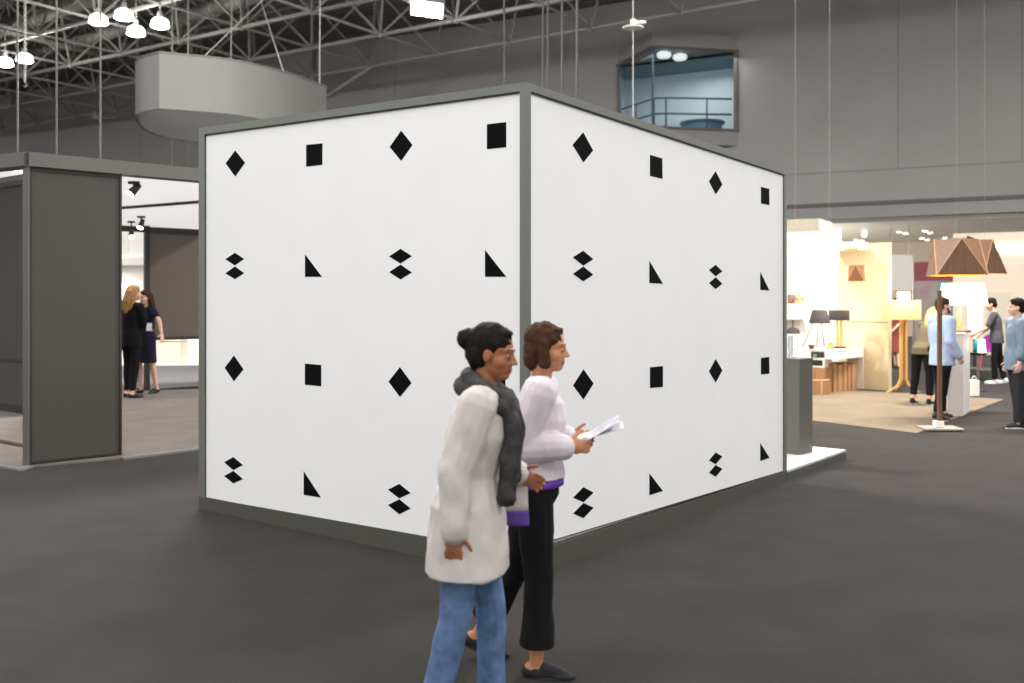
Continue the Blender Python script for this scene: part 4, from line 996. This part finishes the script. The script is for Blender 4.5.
class Person:
    """x forward, y left, z up; angles in degrees"""
    def __init__(s, label, at, yaw, H, skinm, lean=3, twist=0, head=(0, 0), legs=((15, 5, 0), (-15, 10, 0)), arms=None, female=True, vox=.009, name='person'):
        s.k = k = H/1.70; s.f = female; s.vox = vox; s.skin = skinm
        s.root = thing(name, label, 'person', at); s.root.rotation_euler = (0, 0, R_(yaw)); s.root['_org'] = [0, 0, 0]
        s.ln = R_(lean); up = V((math.sin(s.ln), 0, math.cos(s.ln))); fw = V((math.cos(s.ln), 0, -math.sin(s.ln)))
        T = Matrix.Rotation(R_(twist), 3, 'Z')
        s.up, s.fw, s.lt = up, T @ fw, T @ V((0, 1, 0))
        J = s.J = {}
        J['pel'] = V((0, 0, .93))*k
        J['waist'] = J['pel']+up*.14*k; J['chest'] = J['pel']+up*.33*k; J['neck'] = J['pel']+up*.505*k
        sw = (.165 if female else .195)*k
        for sd, q in ((1, 'L'), (-1, 'R')):
            J['sh'+q] = J['pel']+up*.465*k+s.lt*sw*sd
            f, e, ab, inn = arms[q] if arms else (5, 12, 8, 5)
            f, e, ab, inn = R_(f), R_(e), R_(ab), R_(inn)
            fa = f+s.ln*.3
            B = Matrix.Rotation(R_(twist), 3, 'Z')
            d1 = B @ V((math.sin(fa)*math.cos(ab), sd*math.sin(ab), -math.cos(fa)*math.cos(ab)))
            J['el'+q] = J['sh'+q]+d1*.285*k
            d2 = B @ V((math.sin(fa+e)*math.cos(inn), -sd*math.sin(inn)+sd*math.sin(ab)*.5, -math.cos(fa+e)*math.cos(inn))).normalized()
            J['wr'+q] = J['el'+q]+d2*.245*k; J['fd'+q] = d2
        hip = .09*k
        for (sd, q), (f, kn, ab) in zip(((1, 'L'), (-1, 'R')), legs):
            f, kn, ab = R_(f), R_(kn), R_(ab)
            J['hp'+q] = J['pel']+V((0, sd*hip, -.03*k))
            d1 = V((math.sin(f), sd*math.sin(ab), -math.cos(f)*math.cos(ab))).normalized()
            J['kn'+q] = J['hp'+q]+d1*.43*k
            d2 = V((math.sin(f-kn), sd*math.sin(ab)*.5, -math.cos(f-kn))).normalized()
            J['an'+q] = J['kn'+q]+d2*.40*k; J['sd'+q] = d2
            pit = max(0, kn-f-R_(4))*.8
            J['ft'+q] = V((math.cos(pit), sd*.12, -math.sin(pit))).normalized()
        lo = min(min((J['an'+q]-V((0, 0, .075*k))).z, (J['an'+q]+J['ft'+q]*.17*k-V((0, 0, .075*k))).z) for q in 'LR')
        for q in list(J):
            if q[:2] not in ('fd', 'sd', 'ft'): J[q] = J[q]-V((0, 0, lo))
        hl = s.ln*.45+R_(head[1])
        hu = V((math.sin(s.ln*.7), 0, math.cos(s.ln*.7)))
        s.HM = Matrix.Rotation(R_(twist+head[0]), 3, 'Z') @ Matrix.Rotation(hl, 3, 'Y')
        J['hd'] = J['neck']+hu*.075*k+s.HM @ V((.022, 0, .10))*k
    def hp(s, x, y, z): return s.J['hd']+s.HM @ (V((x, y, z))*s.k)
    def hand(s, bm, q, curl=.35, spread=.012):
        J, k = s.J, s.k; d = J['fd'+q].normalized(); sd = 1 if q == 'L' else -1
        w = J['wr'+q]; side = V((1, 0, 0))                        # thumb side: forward / up
        side = (s.fw if abs(d.z) > .6 else V((0, 0, 1))); side = (side-d*side.dot(d)).normalized()
        pal = d.cross(side)*(1 if sd > 0 else -1); pal = pal if pal.dot(-s.lt*sd) > 0 else -pal   # palm faces the body
        M = Matrix((d, side, pal)).transposed()
        capsule(bm, w-d*.02*k, w+d*.02*k, .026*k, .026*k)
        sphere(bm, w+d*.052*k, (.05*k, .041*k, .018*k), M)
        for i, (o_, L) in enumerate(((.031, .072), (.011, .08), (-.010, .075), (-.030, .058))):
            p = w+d*.088*k+side*o_*k; dd = (d+side*(o_*1.2)).normalized(); r = .0095*k
            for j in range(3):
                a = curl*(.6+.5*j)+.04*i; dd2 = (dd*math.cos(a)+pal*math.sin(a)).normalized(); q2 = p+dd2*L*(.45, .32, .23)[j]*k
                capsule(bm, p, q2, r, r*.92, 8, 2); p, dd, r = q2, dd2, r*.92
        p = w+d*.028*k+side*.034*k; dd = (d*.75+side*.62+pal*.25).normalized(); r = .011*k
        for j in range(2):
            q2 = p+dd*(.042, .03)[j]*k; capsule(bm, p, q2, r, r*.9, 8, 2); p = q2; dd = (dd+d*.45+pal*.2*curl).normalized(); r *= .9
    def body(s, curl=.4, lips=True):
        J, k = s.J, s.k; bm = nb(); f = s.f
        # trunk
        F_, L_ = s.fw*k, s.lt*k; X = V((1, 0, 0))*k; Y = V((0, 1, 0))*k
        loft(bm, [(J['pel']-V((0, 0, .10*k)), X*.06, Y*.10), (J['pel']-V((0, 0, .04*k)), X*.105, Y*.16), (J['pel']+s.up*.05*k, X*.10, Y*.15), (J['waist'], X*.085, Y*(.122 if f else .14)),
                  (J['waist']+s.up*.1*k, F_*.098, L_*(.135 if f else .16)), (J['chest'], F_*.108, L_*(.15 if f else .175)), (J['chest']+s.up*.09*k, F_*.09, L_*(.145 if f else .175)), (J['neck']-s.up*.01*k, F_*.05, L_*.07)])
        capsule(bm, J['shL']-s.lt*.02*k, J['shR']+s.lt*.02*k, .052*k, .052*k)
        capsule(bm, J['neck']-s.up*.04*k, J['hd']-s.HM @ V((.02, 0, .06))*k, .056*k, .05*k)
        for q in 'LR':
            capsule(bm, J['sh'+q], J['el'+q], .047*k, .036*k); capsule(bm, J['el'+q], J['wr'+q], .037*k, .025*k)
            s.hand(bm, q, curl)
            capsule(bm, J['hp'+q], J['kn'+q], .082*k, .052*k); m_ = lerp(J['kn'+q], J['an'+q], .3)
            capsule(bm, J['kn'+q], m_, .051*k, .053*k); capsule(bm, m_, J['an'+q], .052*k, .034*k)
            a = J['an'+q]; ft = J['ft'+q]; dn = ft.cross(V((0, 1, 0))).normalized(); dn = dn if dn.z < 0 else -dn
            capsule(bm, a+dn*.03*k-ft*.03*k, a+dn*.045*k, .032*k, .034*k); capsule(bm, a+dn*.034*k, a+ft*.135*k+dn*.060*k, .034*k, .018*k)
        # head
        h = s.hp
        def he(c, r): sphere(bm, h(*c), tuple(x*k for x in r), s.HM)
        he((-.012, 0, .03), (.098, .077, .093)); he((.022, 0, -.03), (.072, .064, .085)); he((.05, 0, -.085), (.036, .036, .028))
        he((.035, .036, -.03), (.042, .032, .036)); he((.035, -.036, -.03), (.042, .032, .036))
        he((.07, 0, .022), (.024, .052, .011)); he((.082, 0, -.058), (.012, .024, .006)); he((.080, 0, -.069), (.012, .021, .007))
        capsule(bm, h(.086, 0, .008), h(.105, 0, -.028), .008*k, .0115*k, 8, 2); he((.094, .012, -.032), (.01, .007, .007)); he((.094, -.012, -.032), (.01, .007, .007))
        for y in (-1, 1): he((-.005, .078*y, -.008), (.02, .009, .031)); he((.078, .031*y, .0), (.012, .015, .009))
        eyes = [h(.092, .031, .0), h(.092, -.031, .0)]; lp = h(.094, 0, -.064)
        def pick(c):
            if min((c-e).length for e in eyes) < .0125*k: return 1
            l = s.HM.transposed() @ (c-lp); l /= k
            if abs(l.y) < .023 and abs(l.z) < .011 and abs(l.x) < .02: return 2
            return 0
        s.bodyo = grow('body', bm, s.vox*.8, [s.skin, M_eye, M_lip], s.root, 3, pick=pick); return s
    def brows(s, m):
        bm = nb()
        for y in (-1, 1): capsule(bm, s.hp(.088, .014*y, .026), s.hp(.074, .048*y, .027), .0045*s.k, .0035*s.k, 6, 2)
        mk('eyebrow', bm, m, s.root, smooth=True); return s
    def hair(s, kind, m):
        bm = nb(); h, k = s.hp, s.k
        def he(c, r): sphere(bm, h(*c), tuple(x*k for x in r), s.HM)
        he((-.024, 0, .048), (.105, .089, .092)); he((-.055, 0, -.005), (.068, .084, .085)); he((.032, 0, .096), (.042, .06, .022))
        if kind == 'bun': he((-.128, 0, .045), (.05, .052, .05)); he((-.09, 0, .0), (.04, .06, .06))
        if kind == 'beard': pass
        if kind == 'long':
            for y in (-1, 1):
                capsule(bm, h(-.015, .075*y, .03), h(-.05, .085*y, -.12), .03*k, .04*k); capsule(bm, h(-.05, .085*y, -.12), h(-.075, .075*y, -.25), .04*k, .03*k)
            for y, L in ((-.05, .30), (0, .33), (.05, .29)): capsule(bm, h(-.085, y, .02), h(-.115, y, -.14), .045*k, .05*k); capsule(bm, h(-.115, y, -.14), h(-.115, y*1.1, -L), .05*k, .022*k)
        if kind == 'bob':
            for y in (-1, 1): capsule(bm, h(-.01, .08*y, .03), h(.0, .085*y, -.07), .026*k, .03*k)
            he((-.07, 0, -.05), (.05, .08, .07))
        o = grow('hair', bm, s.vox*.9, [m], s.root, 3, .006*k, 38/k); return s
    def top(s, m, name='shirt', sl=1.0, hem=.14, g=.014, flare=1.05, sr=0.0, amp=.006, opening=0.0, hl=1.0):
        """sl: 0 none, 1 elbow, 2 wrist; hem: metres below the pelvis point"""
        J, k = s.J, s.k; bm = nb(); f = s.f
        F_, L_ = s.fw*k, s.lt*k; X = V((1, 0, 0))*k; Y = V((0, 1, 0))*k
        w = .128 if f else .15; c = .152 if f else .178
        loft(bm, [(J['pel']-V((0, 0, hem*k))+X*opening*.3, X*(.12+g)*flare, Y*(.165+g)*flare), *([(J['pel']+s.up*.02*k, X*(.118+g)*(1+flare)/2, Y*(.163+g)*(1+flare)/2)] if hem > 0 else []), (J['waist'], X*(.10+g), Y*(w+g+.006)),
                  (J['waist']+s.up*.1*k, F_*(.108+g), L_*(w+.014+g)), (J['chest'], F_*(.116+g), L_*(c+g)), (J['chest']+s.up*.09*k, F_*(.094+g), L_*(c+g-.006)), (J['neck']-s.up*.018*k, F_*(.054+g*.6), L_*(.07+g*.6))], 24)
        if f: 
            for y in (-1, 1): sphere(bm, J['chest']+s.up*.0*k+F_*.075+L_*.07*y, (.055*k,)*3)
        capsule(bm, J['shL']-s.lt*.015*k, J['shR']+s.lt*.015*k, (.058+g)*k, (.058+g)*k)
        for q in 'LR':
            if sl > 0:
                e = lerp(J['sh'+q], J['el'+q], min(sl, 1.0)); capsule(bm, J['sh'+q], e, (.05+g+sr)*k, (.041+g+sr)*k)
            if sl > 1:
                e = lerp(J['el'+q], J['wr'+q], sl-1); capsule(bm, J['el'+q], e, (.041+g+sr)*k, (.03+g+sr)*k)
        return grow(name, bm, s.vox, [m], s.root, 3, amp, 9/k)
    def trousers(s, m, name='trousers', to=.95, g=.012, hemr=.05, amp=.005, waist=.08):
        J, k = s.J, s.k; bm = nb(); X = V((1, 0, 0))*k; Y = V((0, 1, 0))*k
        loft(bm, [(J['pel']-V((0, 0, .12*k)), X*.085, Y*.14), (J['pel']-V((0, 0, .05*k)), X*(.112+g), Y*(.165+g)), (J['pel']+s.up*waist*k, X*(.098+g), Y*(.148+g))])
        for q in 'LR':
            capsule(bm, J['hp'+q], J['kn'+q], (.086+g)*k, (.055+g)*k); e = lerp(J['kn'+q], J['an'+q], to); m_ = lerp(J['kn'+q], e, .35)
            capsule(bm, J['kn'+q], m_, (.054+g)*k, (.055+g)*k)
            ax = (e-m_).normalized(); x, y = axes(ax)
            loft(bm, [(lerp(m_, e, -.1), x*(.053+g)*k, y*(.053+g)*k), (e, x*hemr*k, y*hemr*k)], 16)
        return grow(name, bm, s.vox, [m], s.root, 3, amp, 11/k)
    def skirt(s, m, name, length, r=1.1, amp=.005):
        J, k = s.J, s.k; bm = nb(); X = V((1, 0, 0))*k; Y = V((0, 1, 0))*k
        kx = (J['knL']+J['knR'])/2-J['pel']; kx.z = 0
        loft(bm, [(J['waist'], X*.105, Y*.14), (J['pel'], X*.13, Y*.175), (J['pel']-V((0, 0, length*k))+kx*.6, X*.135*r, Y*.185*r)], 24)
        return grow(name, bm, s.vox, [m], s.root, 2, amp, 10/k)
    def shoes(s, m, sole=None, low=False):
        J, k = s.J, s.k
        for q in 'LR':
            a = J['an'+q]; ft = J['ft'+q]; sd = V((0, 1, 0)); dn = ft.cross(sd).normalized(); dn = dn if dn.z < 0 else -dn; lat = dn.cross(ft)
            bm = nb(); M = Matrix((ft, lat, dn)).transposed()
            P_ = lambda x, z: a+ft*x*k+dn*z*k
            capsule(bm, P_(-.04, .045), P_(.0, .048), .036*k, .036*k); capsule(bm, P_(.0, .046), P_(.15, .058), .040*k, .028*k)
            sphere(bm, P_(.12, .058), (.078*k, .044*k, .022*k), M)
            if low: capsule(bm, P_(.045, .03), P_(.12, .05), .036*k, .034*k)
            if not low: capsule(bm, P_(-.02, .01), P_(-.02, .04), .043*k, .042*k)
            o = grow('shoe', bm, s.vox*.8, [m], s.root, 2)
            bm = nb(); n = 20; up_ = []; lo_ = []
            for i in range(n):
                t = 2*PI*i/n; x = .062+.128*math.cos(t); w_ = (.044 if x > .06 else .037)
                p = P_(x, 0)+lat*w_*math.sin(t)*k
                up_.append(bm.verts.new(p+dn*.062*k)); lo_.append(bm.verts.new(p+dn*.082*k))
            bm.faces.new(up_); bm.faces.new(lo_[::-1])
            for i in range(n): bm.faces.new((up_[i], lo_[i], lo_[(i+1) % n], up_[(i+1) % n]))
            bmesh.ops.recalc_face_normals(bm, faces=bm.faces[:])
            mk('sole', bm, sole or m, o)
        return s
    def w(s, p): return s.root.matrix_basis @ V(p)
    def lift(s, dz): s.root.location.z += dz; return s
def cloth(n_, c, var=.08, bump=.25): return mat(n_, c, rough=.9, var=var, scale=18, bump=bump, bscale=260, spec=.15)
C_black = cloth('black cloth', srgb(24, 23, 25)); C_navy = cloth('navy cloth', srgb(38, 34, 54))
C_denim = cloth('blue denim', srgb(90, 114, 150), var=.3); C_jack = cloth('off white jacket cloth', srgb(196, 190, 185), var=.05)
C_scarf = cloth('charcoal knit', srgb(66, 64, 64), var=.45); C_lav = cloth('pale lavender cloth', srgb(206, 198, 204))
C_lblue = cloth('light blue cotton', srgb(176, 192, 218)); C_olive = cloth('olive cloth', srgb(104, 96, 72)); C_grey = cloth('dark grey jersey', srgb(84, 82, 86))
C_chamb = cloth('grey blue chambray', srgb(116, 132, 146)); C_rust = cloth('rust brown cloth', srgb(132, 72, 58)); C_dk = cloth('dark slate trousers', srgb(46, 46, 52))
H_black = mat('black hair', srgb(30, 24, 22), rough=.8, spec=.12, var=.3, scale=40, stretch=(6, 6, 1)); H_brown = mat('dark brown hair', srgb(66, 44, 32), rough=.8, spec=.12, var=.3, scale=40, stretch=(6, 6, 1))
H_blond = mat('golden brown hair', srgb(158, 118, 78), rough=.8, spec=.12, var=.3, scale=40, stretch=(6, 6, 1)); H_bl2 = mat('blonde hair', srgb(204, 172, 116), rough=.8, spec=.12, var=.25, scale=40, stretch=(6, 6, 1))
S_tan = skin('tan', srgb(186, 128, 92)); S_brown = skin('brown', srgb(156, 100, 70)); S_pale = skin('pale', srgb(220, 172, 146))
D_shoe = mat('black shoe canvas', srgb(34, 33, 36), rough=.8, var=.1); D_sole = mat('dark rubber sole', srgb(52, 48, 46), rough=.8); D_white = mat('white trainer', srgb(222, 222, 220), rough=.6); D_leather = mat('black leather', srgb(30, 28, 27), rough=.35)

# ---- the two women walking past the booth
A = Person('woman walking in front in off white jacket, charcoal scarf and blue jeans', GX(466, 3.80), -6, 1.49, S_brown, lean=9, head=(-10, 4),
           legs=((13, 13, 2), (-4, 10, 2)), arms={'L': (-24, 92, 6, 8), 'R': (-20, 16, 10, 2)}, vox=.006)
A.body(.55).hair('bun', H_black).brows(H_black)
A.trousers(C_denim, 'jeans', .97, .013, .062)
A.shoes(D_shoe, D_sole, True)
A.top(C_jack, 'jacket', 2.0, .28, .026, 1.26, .008, .010, .02)
J, k, h = A.J, A.k, A.hp
bm = nb(); n = 14
for q, (rr, zz, th) in enumerate(((.088, -.005, .038), (.105, -.05, .042))):
    ring = [J['neck']+A.up*(.03+zz)*k+(A.fw*math.cos(2*PI*i/n)*rr*1.05+A.lt*math.sin(2*PI*i/n)*rr)*k+A.up*(-.035*math.cos(2*PI*i/n))*k+A.fw*.012*k for i in range(n+1)]
    for a, b in zip(ring[:-1], ring[1:]): capsule(bm, a, b, th*k, th*k, 10, 2)
for y, L in ((-.05, .40), (.045, .33)):
    a = J['neck']+A.fw*.11*k+A.lt*y*k-A.up*.02*k; pts = [a, J['chest']+A.fw*.165*k+A.lt*y*1.5*k+A.up*.03*k, J['waist']+A.fw*.165*k+A.lt*y*1.6*k+A.up*.06*k, J['pel']+A.fw*.18*k+A.lt*y*1.6*k+A.up*(.48-L)*k]
    for p, q in zip(pts[:-1], pts[1:]): capsule(bm, p, q, .040*k, .042*k, 10, 2)
grow('scarf', bm, .006, [C_scarf], A.root, 3, .008, 26)
# bag over her far forearm
c = lerp(A.w(J['elL']), A.w(J['wrL']), .45)
fwx = Matrix.Rotation(R_(-6), 3, 'Z')
t = thing('tote_bag', 'white tote bag with purple lower band hanging between the two women', 'bag', V((c.x+.06, c.y, c.z-.25)))
def bagpart(name, c, w_, h_, th, z0, z1, m_, t, rz):
    bm = nb(); M = Matrix.Rotation(rz, 4, 'Z'); zs = [z0+(z1-z0)*i/6 for i in range(7)]; secs = []
    for z in zs:
        q = (z-(c.z-h_))/h_; bul = th*(.35+.65*math.sin(PI*min(1, max(0, .15+.8*(1-q)))))
        secs.append((V((c.x, c.y, z)), M.to_3x3() @ V((w_/2*(1-.08*q), 0, 0)), M.to_3x3() @ V((0, bul/2, 0))))
    loft(bm, secs, 24); return mk(name, bm, m_, t, smooth=True)
bc = V((c.x+.06, c.y+.01, c.z-.05))
bagpart('bag_body', bc, .21, .20, .075, bc.z-.14, bc.z, C_jack, t, R_(-6)); bagpart('lower_band', bc, .213, .20, .078, bc.z-.20, bc.z-.138, cloth('purple canvas', srgb(98, 74, 150)), t, R_(-6))
for y in (-.022, .022):
    bm = nb(); pts = [V((bc.x+.07*math.cos(a), bc.y+y, bc.z-.02+.125*math.sin(a))) for a in [PI*i/10 for i in range(11)]]; polytube(bm, pts, .006, 8); mk('handle', bm, C_jack, t, smooth=True)

B = Person('woman walking behind in pale top, black cropped trousers and slip on shoes', GX(534, 4.34), -4, 1.485, S_tan, lean=4, head=(-4, 2),
           legs=((-13, 16, 2), (4, 6, 2)), arms={'L': (-20, 112, 5, 14), 'R': (-24, 114, 6, 14)}, vox=.006)
B.body(.7).hair('bob', H_brown).brows(H_brown)
B.trousers(C_black, 'cropped_trousers', .80, .018, .088, waist=.13)
B.shoes(D_shoe, D_sole, True)
B.top(C_lav, 'blouse', 1.9, -.04, .030, 1.06, .012, .007)
J, k = B.J, B.k
bm = nb(); X = V((1, 0, 0))*k; Y_ = V((0, 1, 0))*k
loft(bm, [(J['pel']+V((0, 0, .0)), X*.150, Y_*.196), (J['pel']+V((0, 0, .045*k)), X*.150, Y_*.194)], 28); mk('purple_sash', bm, cloth('purple band', srgb(112, 72, 176)), B.root, smooth=True)['label'] = 'purple band at the hem of the pale top'
pL, pR = B.w(J['wrL']+J['fdL']*.10*k), B.w(J['wrR']+J['fdR']*.10*k); pc_ = (pL+pR)/2
t = thing('leaflet', 'white folded leaflet held out in front by the woman behind', 'leaflet', pc_)
tl = Matrix.Translation(pc_) @ Matrix.Rotation(R_(-4), 4, 'Z') @ Matrix.Rotation(R_(-24), 4, 'Y')
for sgn, nm in ((1, 'page'), (-1, 'page')):
    bm = nb(); MM = tl @ Matrix.Rotation(R_(7*sgn), 4, 'Y')
    prism(bm, [MM @ V((x, y, .022+.004*sgn)) for x, y in ((-.04, -.12), (.17, -.12), (.17, .12), (-.04, .12))], MM.to_3x3() @ V((0, 0, .003)))
    mk(nm, bm, D_white if sgn > 0 else mat('printed page', srgb(206, 200, 214), rough=.5, var=.25, scale=22), t)

# ---- the two women in the left stand
P = Person('woman with long golden hair in black clothes standing with back turned', G(131.5, 398.5)+V((0, 0, .021)), 62, 1.80, S_pale, lean=2, head=(-20, 4), legs=((2, 2, 2), (-3, 5, 2)), arms={'L': (6, 20, 9, 4), 'R': (12, 62, 8, 30)}, vox=.010)
P.body().hair('long', H_blond); P.trousers(C_black, 'trousers', .93, .006, .045); P.top(C_black, 'jacket', 2.0, .16, .016, 1.05); P.shoes(D_leather, None, True)
c = P.w(P.J['shL']-V((0, 0, .50)))+V((.02, -.09, 0))
t = thing('shoulder_bag', 'large black tote bag on the shoulder of the woman with golden hair', 'bag', c-V((0, 0, .2)))
bagpart('bag_body', c+V((0, 0, .2)), .44, .40, .13, c.z-.2, c.z+.2, cloth('black canvas', srgb(19, 18, 19)), t, R_(-20))
bm = nb(); pts = [V((c.x+.15*math.cos(a), c.y-.05*math.cos(a)+.02, c.z+.18+.30*math.sin(a))) for a in [PI*i/12 for i in range(13)]]; polytube(bm, pts, .011, 8); mk('strap', bm, C_black, t, smooth=True)
c = P.w(P.J['wrR'])+V((.06, .02, -.06))
P2 = Person('woman in navy dress leaning with one hand on the rail', GX(146.5, 16.95)+V((0, 0, .021)), -118, 1.72, S_pale, lean=1, head=(4, 2), legs=((-4, 6, 3), (8, 10, 2)), arms={'L': (14, 6, 47, -12), 'R': (8, 60, 6, 30)}, vox=.010)
P2.body(.2).hair('long', H_brown).brows(H_brown); P2.top(C_navy, 'bodice', .55, .05, .012, 1.0); P2.skirt(C_navy, 'skirt', .42); P2.shoes(D_leather, None, True)
# badge of the woman in black
t = thing('name_badge', 'white name badge hanging beside the woman in black clothes', 'badge', W(149.2, 327, 16.2))
q = W(149.2, 327, 16.2); bm = nb(); box(bm, q, (.085, .006, .125), rz=.2); mk('card', bm, D_white, t)
bm = nb(); tube(bm, q+V((0, 0, .06)), q+V((-.05, .06, .34)), .005, seg=6); mk('lanyard', bm, C_black, t)

# ---- visitors at the lamp shop
P = Person('man in light blue shirt standing beside the walnut pole', G(942, 419.5)+V((0, 0, .013)), 8, 1.60, S_pale, lean=-1, head=(-6, 6), female=False, legs=((6, 4, 2), (-8, 4, 3)), arms={'L': (4, 25, 6, 6), 'R': (-2, 34, 10, 8)}, vox=.010)
P.body().hair('short', H_brown).brows(H_brown); P.trousers(C_black, 'trousers', .97, .024, .066); P.top(C_lblue, 'shirt', 1.95, .17, .03, 1.1, .008); P.shoes(D_leather, D_sole)
bm = nb(); h = P.hp
for y in (-1, 1): capsule(bm, h(.03, .068*y, -.03), h(.07, .035*y, -.085), .016*P.k, .018*P.k)
capsule(bm, h(.078, -.02, -.085), h(.078, .02, -.085), .018*P.k, .018*P.k); grow('beard', bm, .008, [H_brown], P.root, 2)
P = Person('blonde woman in olive jacket bending forward beside the oak floor lamp', G(922.5, 405.5)+V((0, 0, .013)), 38, 1.56, S_pale, lean=36, head=(10, 14), legs=((-3, 6, 3), (4, 8, 3)), arms={'L': (30, 45, 6, 10), 'R': (26, 55, 8, 12)}, vox=.010)
P.body().hair('long', H_bl2); P.trousers(C_black, 'trousers', .8, .014, .055); P.top(C_olive, 'jacket', 2.0, .10, .02, 1.04); P.shoes(D_shoe, D_white)
P = Person('man in dark grey T-shirt and white trainers looking down', G(997, 383.6), 152, 1.62, S_pale, lean=6, head=(6, 16), female=False, legs=((6, 8, 2), (-6, 6, 2)), arms={'L': (22, 36, 6, 10), 'R': (18, 30, 8, 10)}, vox=.011)
P.body().hair('short', H_black); P.trousers(C_black, 'trousers', .97, .01, .055); P.top(C_grey, 't_shirt', .8, .12, .014, 1.04, .008); P.shoes(D_white, D_white)
P = Person('man in grey blue shirt with dark trousers at the right edge', G(1018, 427.5), 172, 1.60, S_pale, lean=0, head=(-4, 0), female=False, legs=((3, 3, 3), (-4, 4, 3)), arms={'L': (0, 14, 8, 5), 'R': (-2, 18, 8, 6)}, vox=.010)
P.body().hair('short', H_black).brows(H_black); P.trousers(C_dk, 'trousers', .98, .03, .075); P.top(C_chamb, 'shirt', 1.6, .16, .036, 1.1, .008); P.shoes(D_shoe, D_white)
for u, Y, yaw, m_, mt, lab in ((896.5, 23.5, 200, C_rust, C_black, 'person in rust brown dress far behind the oak floor lamp'), (890.6, 24.4, -60, C_dk, C_dk, 'person in dark clothes beside the person in rust brown')):
    P = Person(lab, GX(u, Y), yaw, 1.62, S_pale, legs=((3, 3, 2), (-3, 5, 2)), arms={'L': (8, 40, 8, 10), 'R': (4, 30, 8, 5)}, vox=.014)
    P.body().hair('bob', H_brown); P.top(m_, 'top', 1.0, .1)
    if m_ is C_rust: P.skirt(m_, 'skirt', .55)
    else: P.trousers(mt)
    P.shoes(D_leather)



# ================================================================== LIGHT
w = bpy.data.worlds.new('hall'); SC.world = w; w.use_nodes = True
w.node_tree.nodes['Background'].inputs['Color'].default_value = (1, .995, .985, 1)
w.node_tree.nodes['Background'].inputs['Strength'].default_value = 1.21
def hall_light(x, y, e, size=3.0, z=9.9):
    ld = bpy.data.lights.new('hall_lamp_row', 'AREA'); ld.energy = e; ld.shape = 'RECTANGLE'; ld.size = size; ld.size_y = .6; ld.color = (1, .975, .94)
    lo = bpy.data.objects.new('hall_lamp_row', ld); lo.location = (x, y, z); link(lo)
for x in (-9, -1, 7):
    for y in (-3, 4): hall_light(x, y, 185 if x < 7 else 260)
for x, y, e in ((-14, 15, 500), (-4.3, 15, 3000), (8.5, 15.5, 2700)): hall_light(x, y, e)
for x, y in ((-15, 20), (3, 22), (9, 20), (16, 17)):
    ld = bpy.data.lights.new('wall_fill_light', 'POINT'); ld.energy = 560; ld.shadow_soft_size = .4; ld.color = (1, .975, .94)  # unseen fill lights added to brighten the back wall
    lo = bpy.data.objects.new('wall_fill_light', ld); lo.location = (x, y, 9.4); link(lo)
ld = bpy.data.lights.new('wall_fill_light', 'POINT'); ld.energy = 250; ld.shadow_soft_size = .4  # one more unseen fill, added for the wall's far left end
lo = bpy.data.objects.new('wall_fill_light', ld); lo.location = (-31, 40, 9.2); link(lo)

# ================================================================== CAMERA
cd = bpy.data.cameras.new('camera'); cam = bpy.data.objects.new('camera', cd); link(cam)
cam.location = (0, 0, CH); cam.rotation_euler = (PI/2, 0, 0)
cd.sensor_fit = 'HORIZONTAL'; cd.sensor_width = 36; cd.lens = F*36/1024
cd.shift_y = -(341.5-HZ)/1024
cd.clip_end = 300
cd.dof.use_dof = True; cd.dof.focus_distance = 6.6; cd.dof.aperture_fstop = 2.0
SC.camera = cam
SC.view_settings.view_transform = 'Standard'; SC.view_settings.look = 'None'
SC.view_settings.exposure = 0; SC.view_settings.gamma = 1; SC.view_settings.use_curve_mapping = False
for o in bpy.data.objects:
    if '_org' in o: del o['_org']
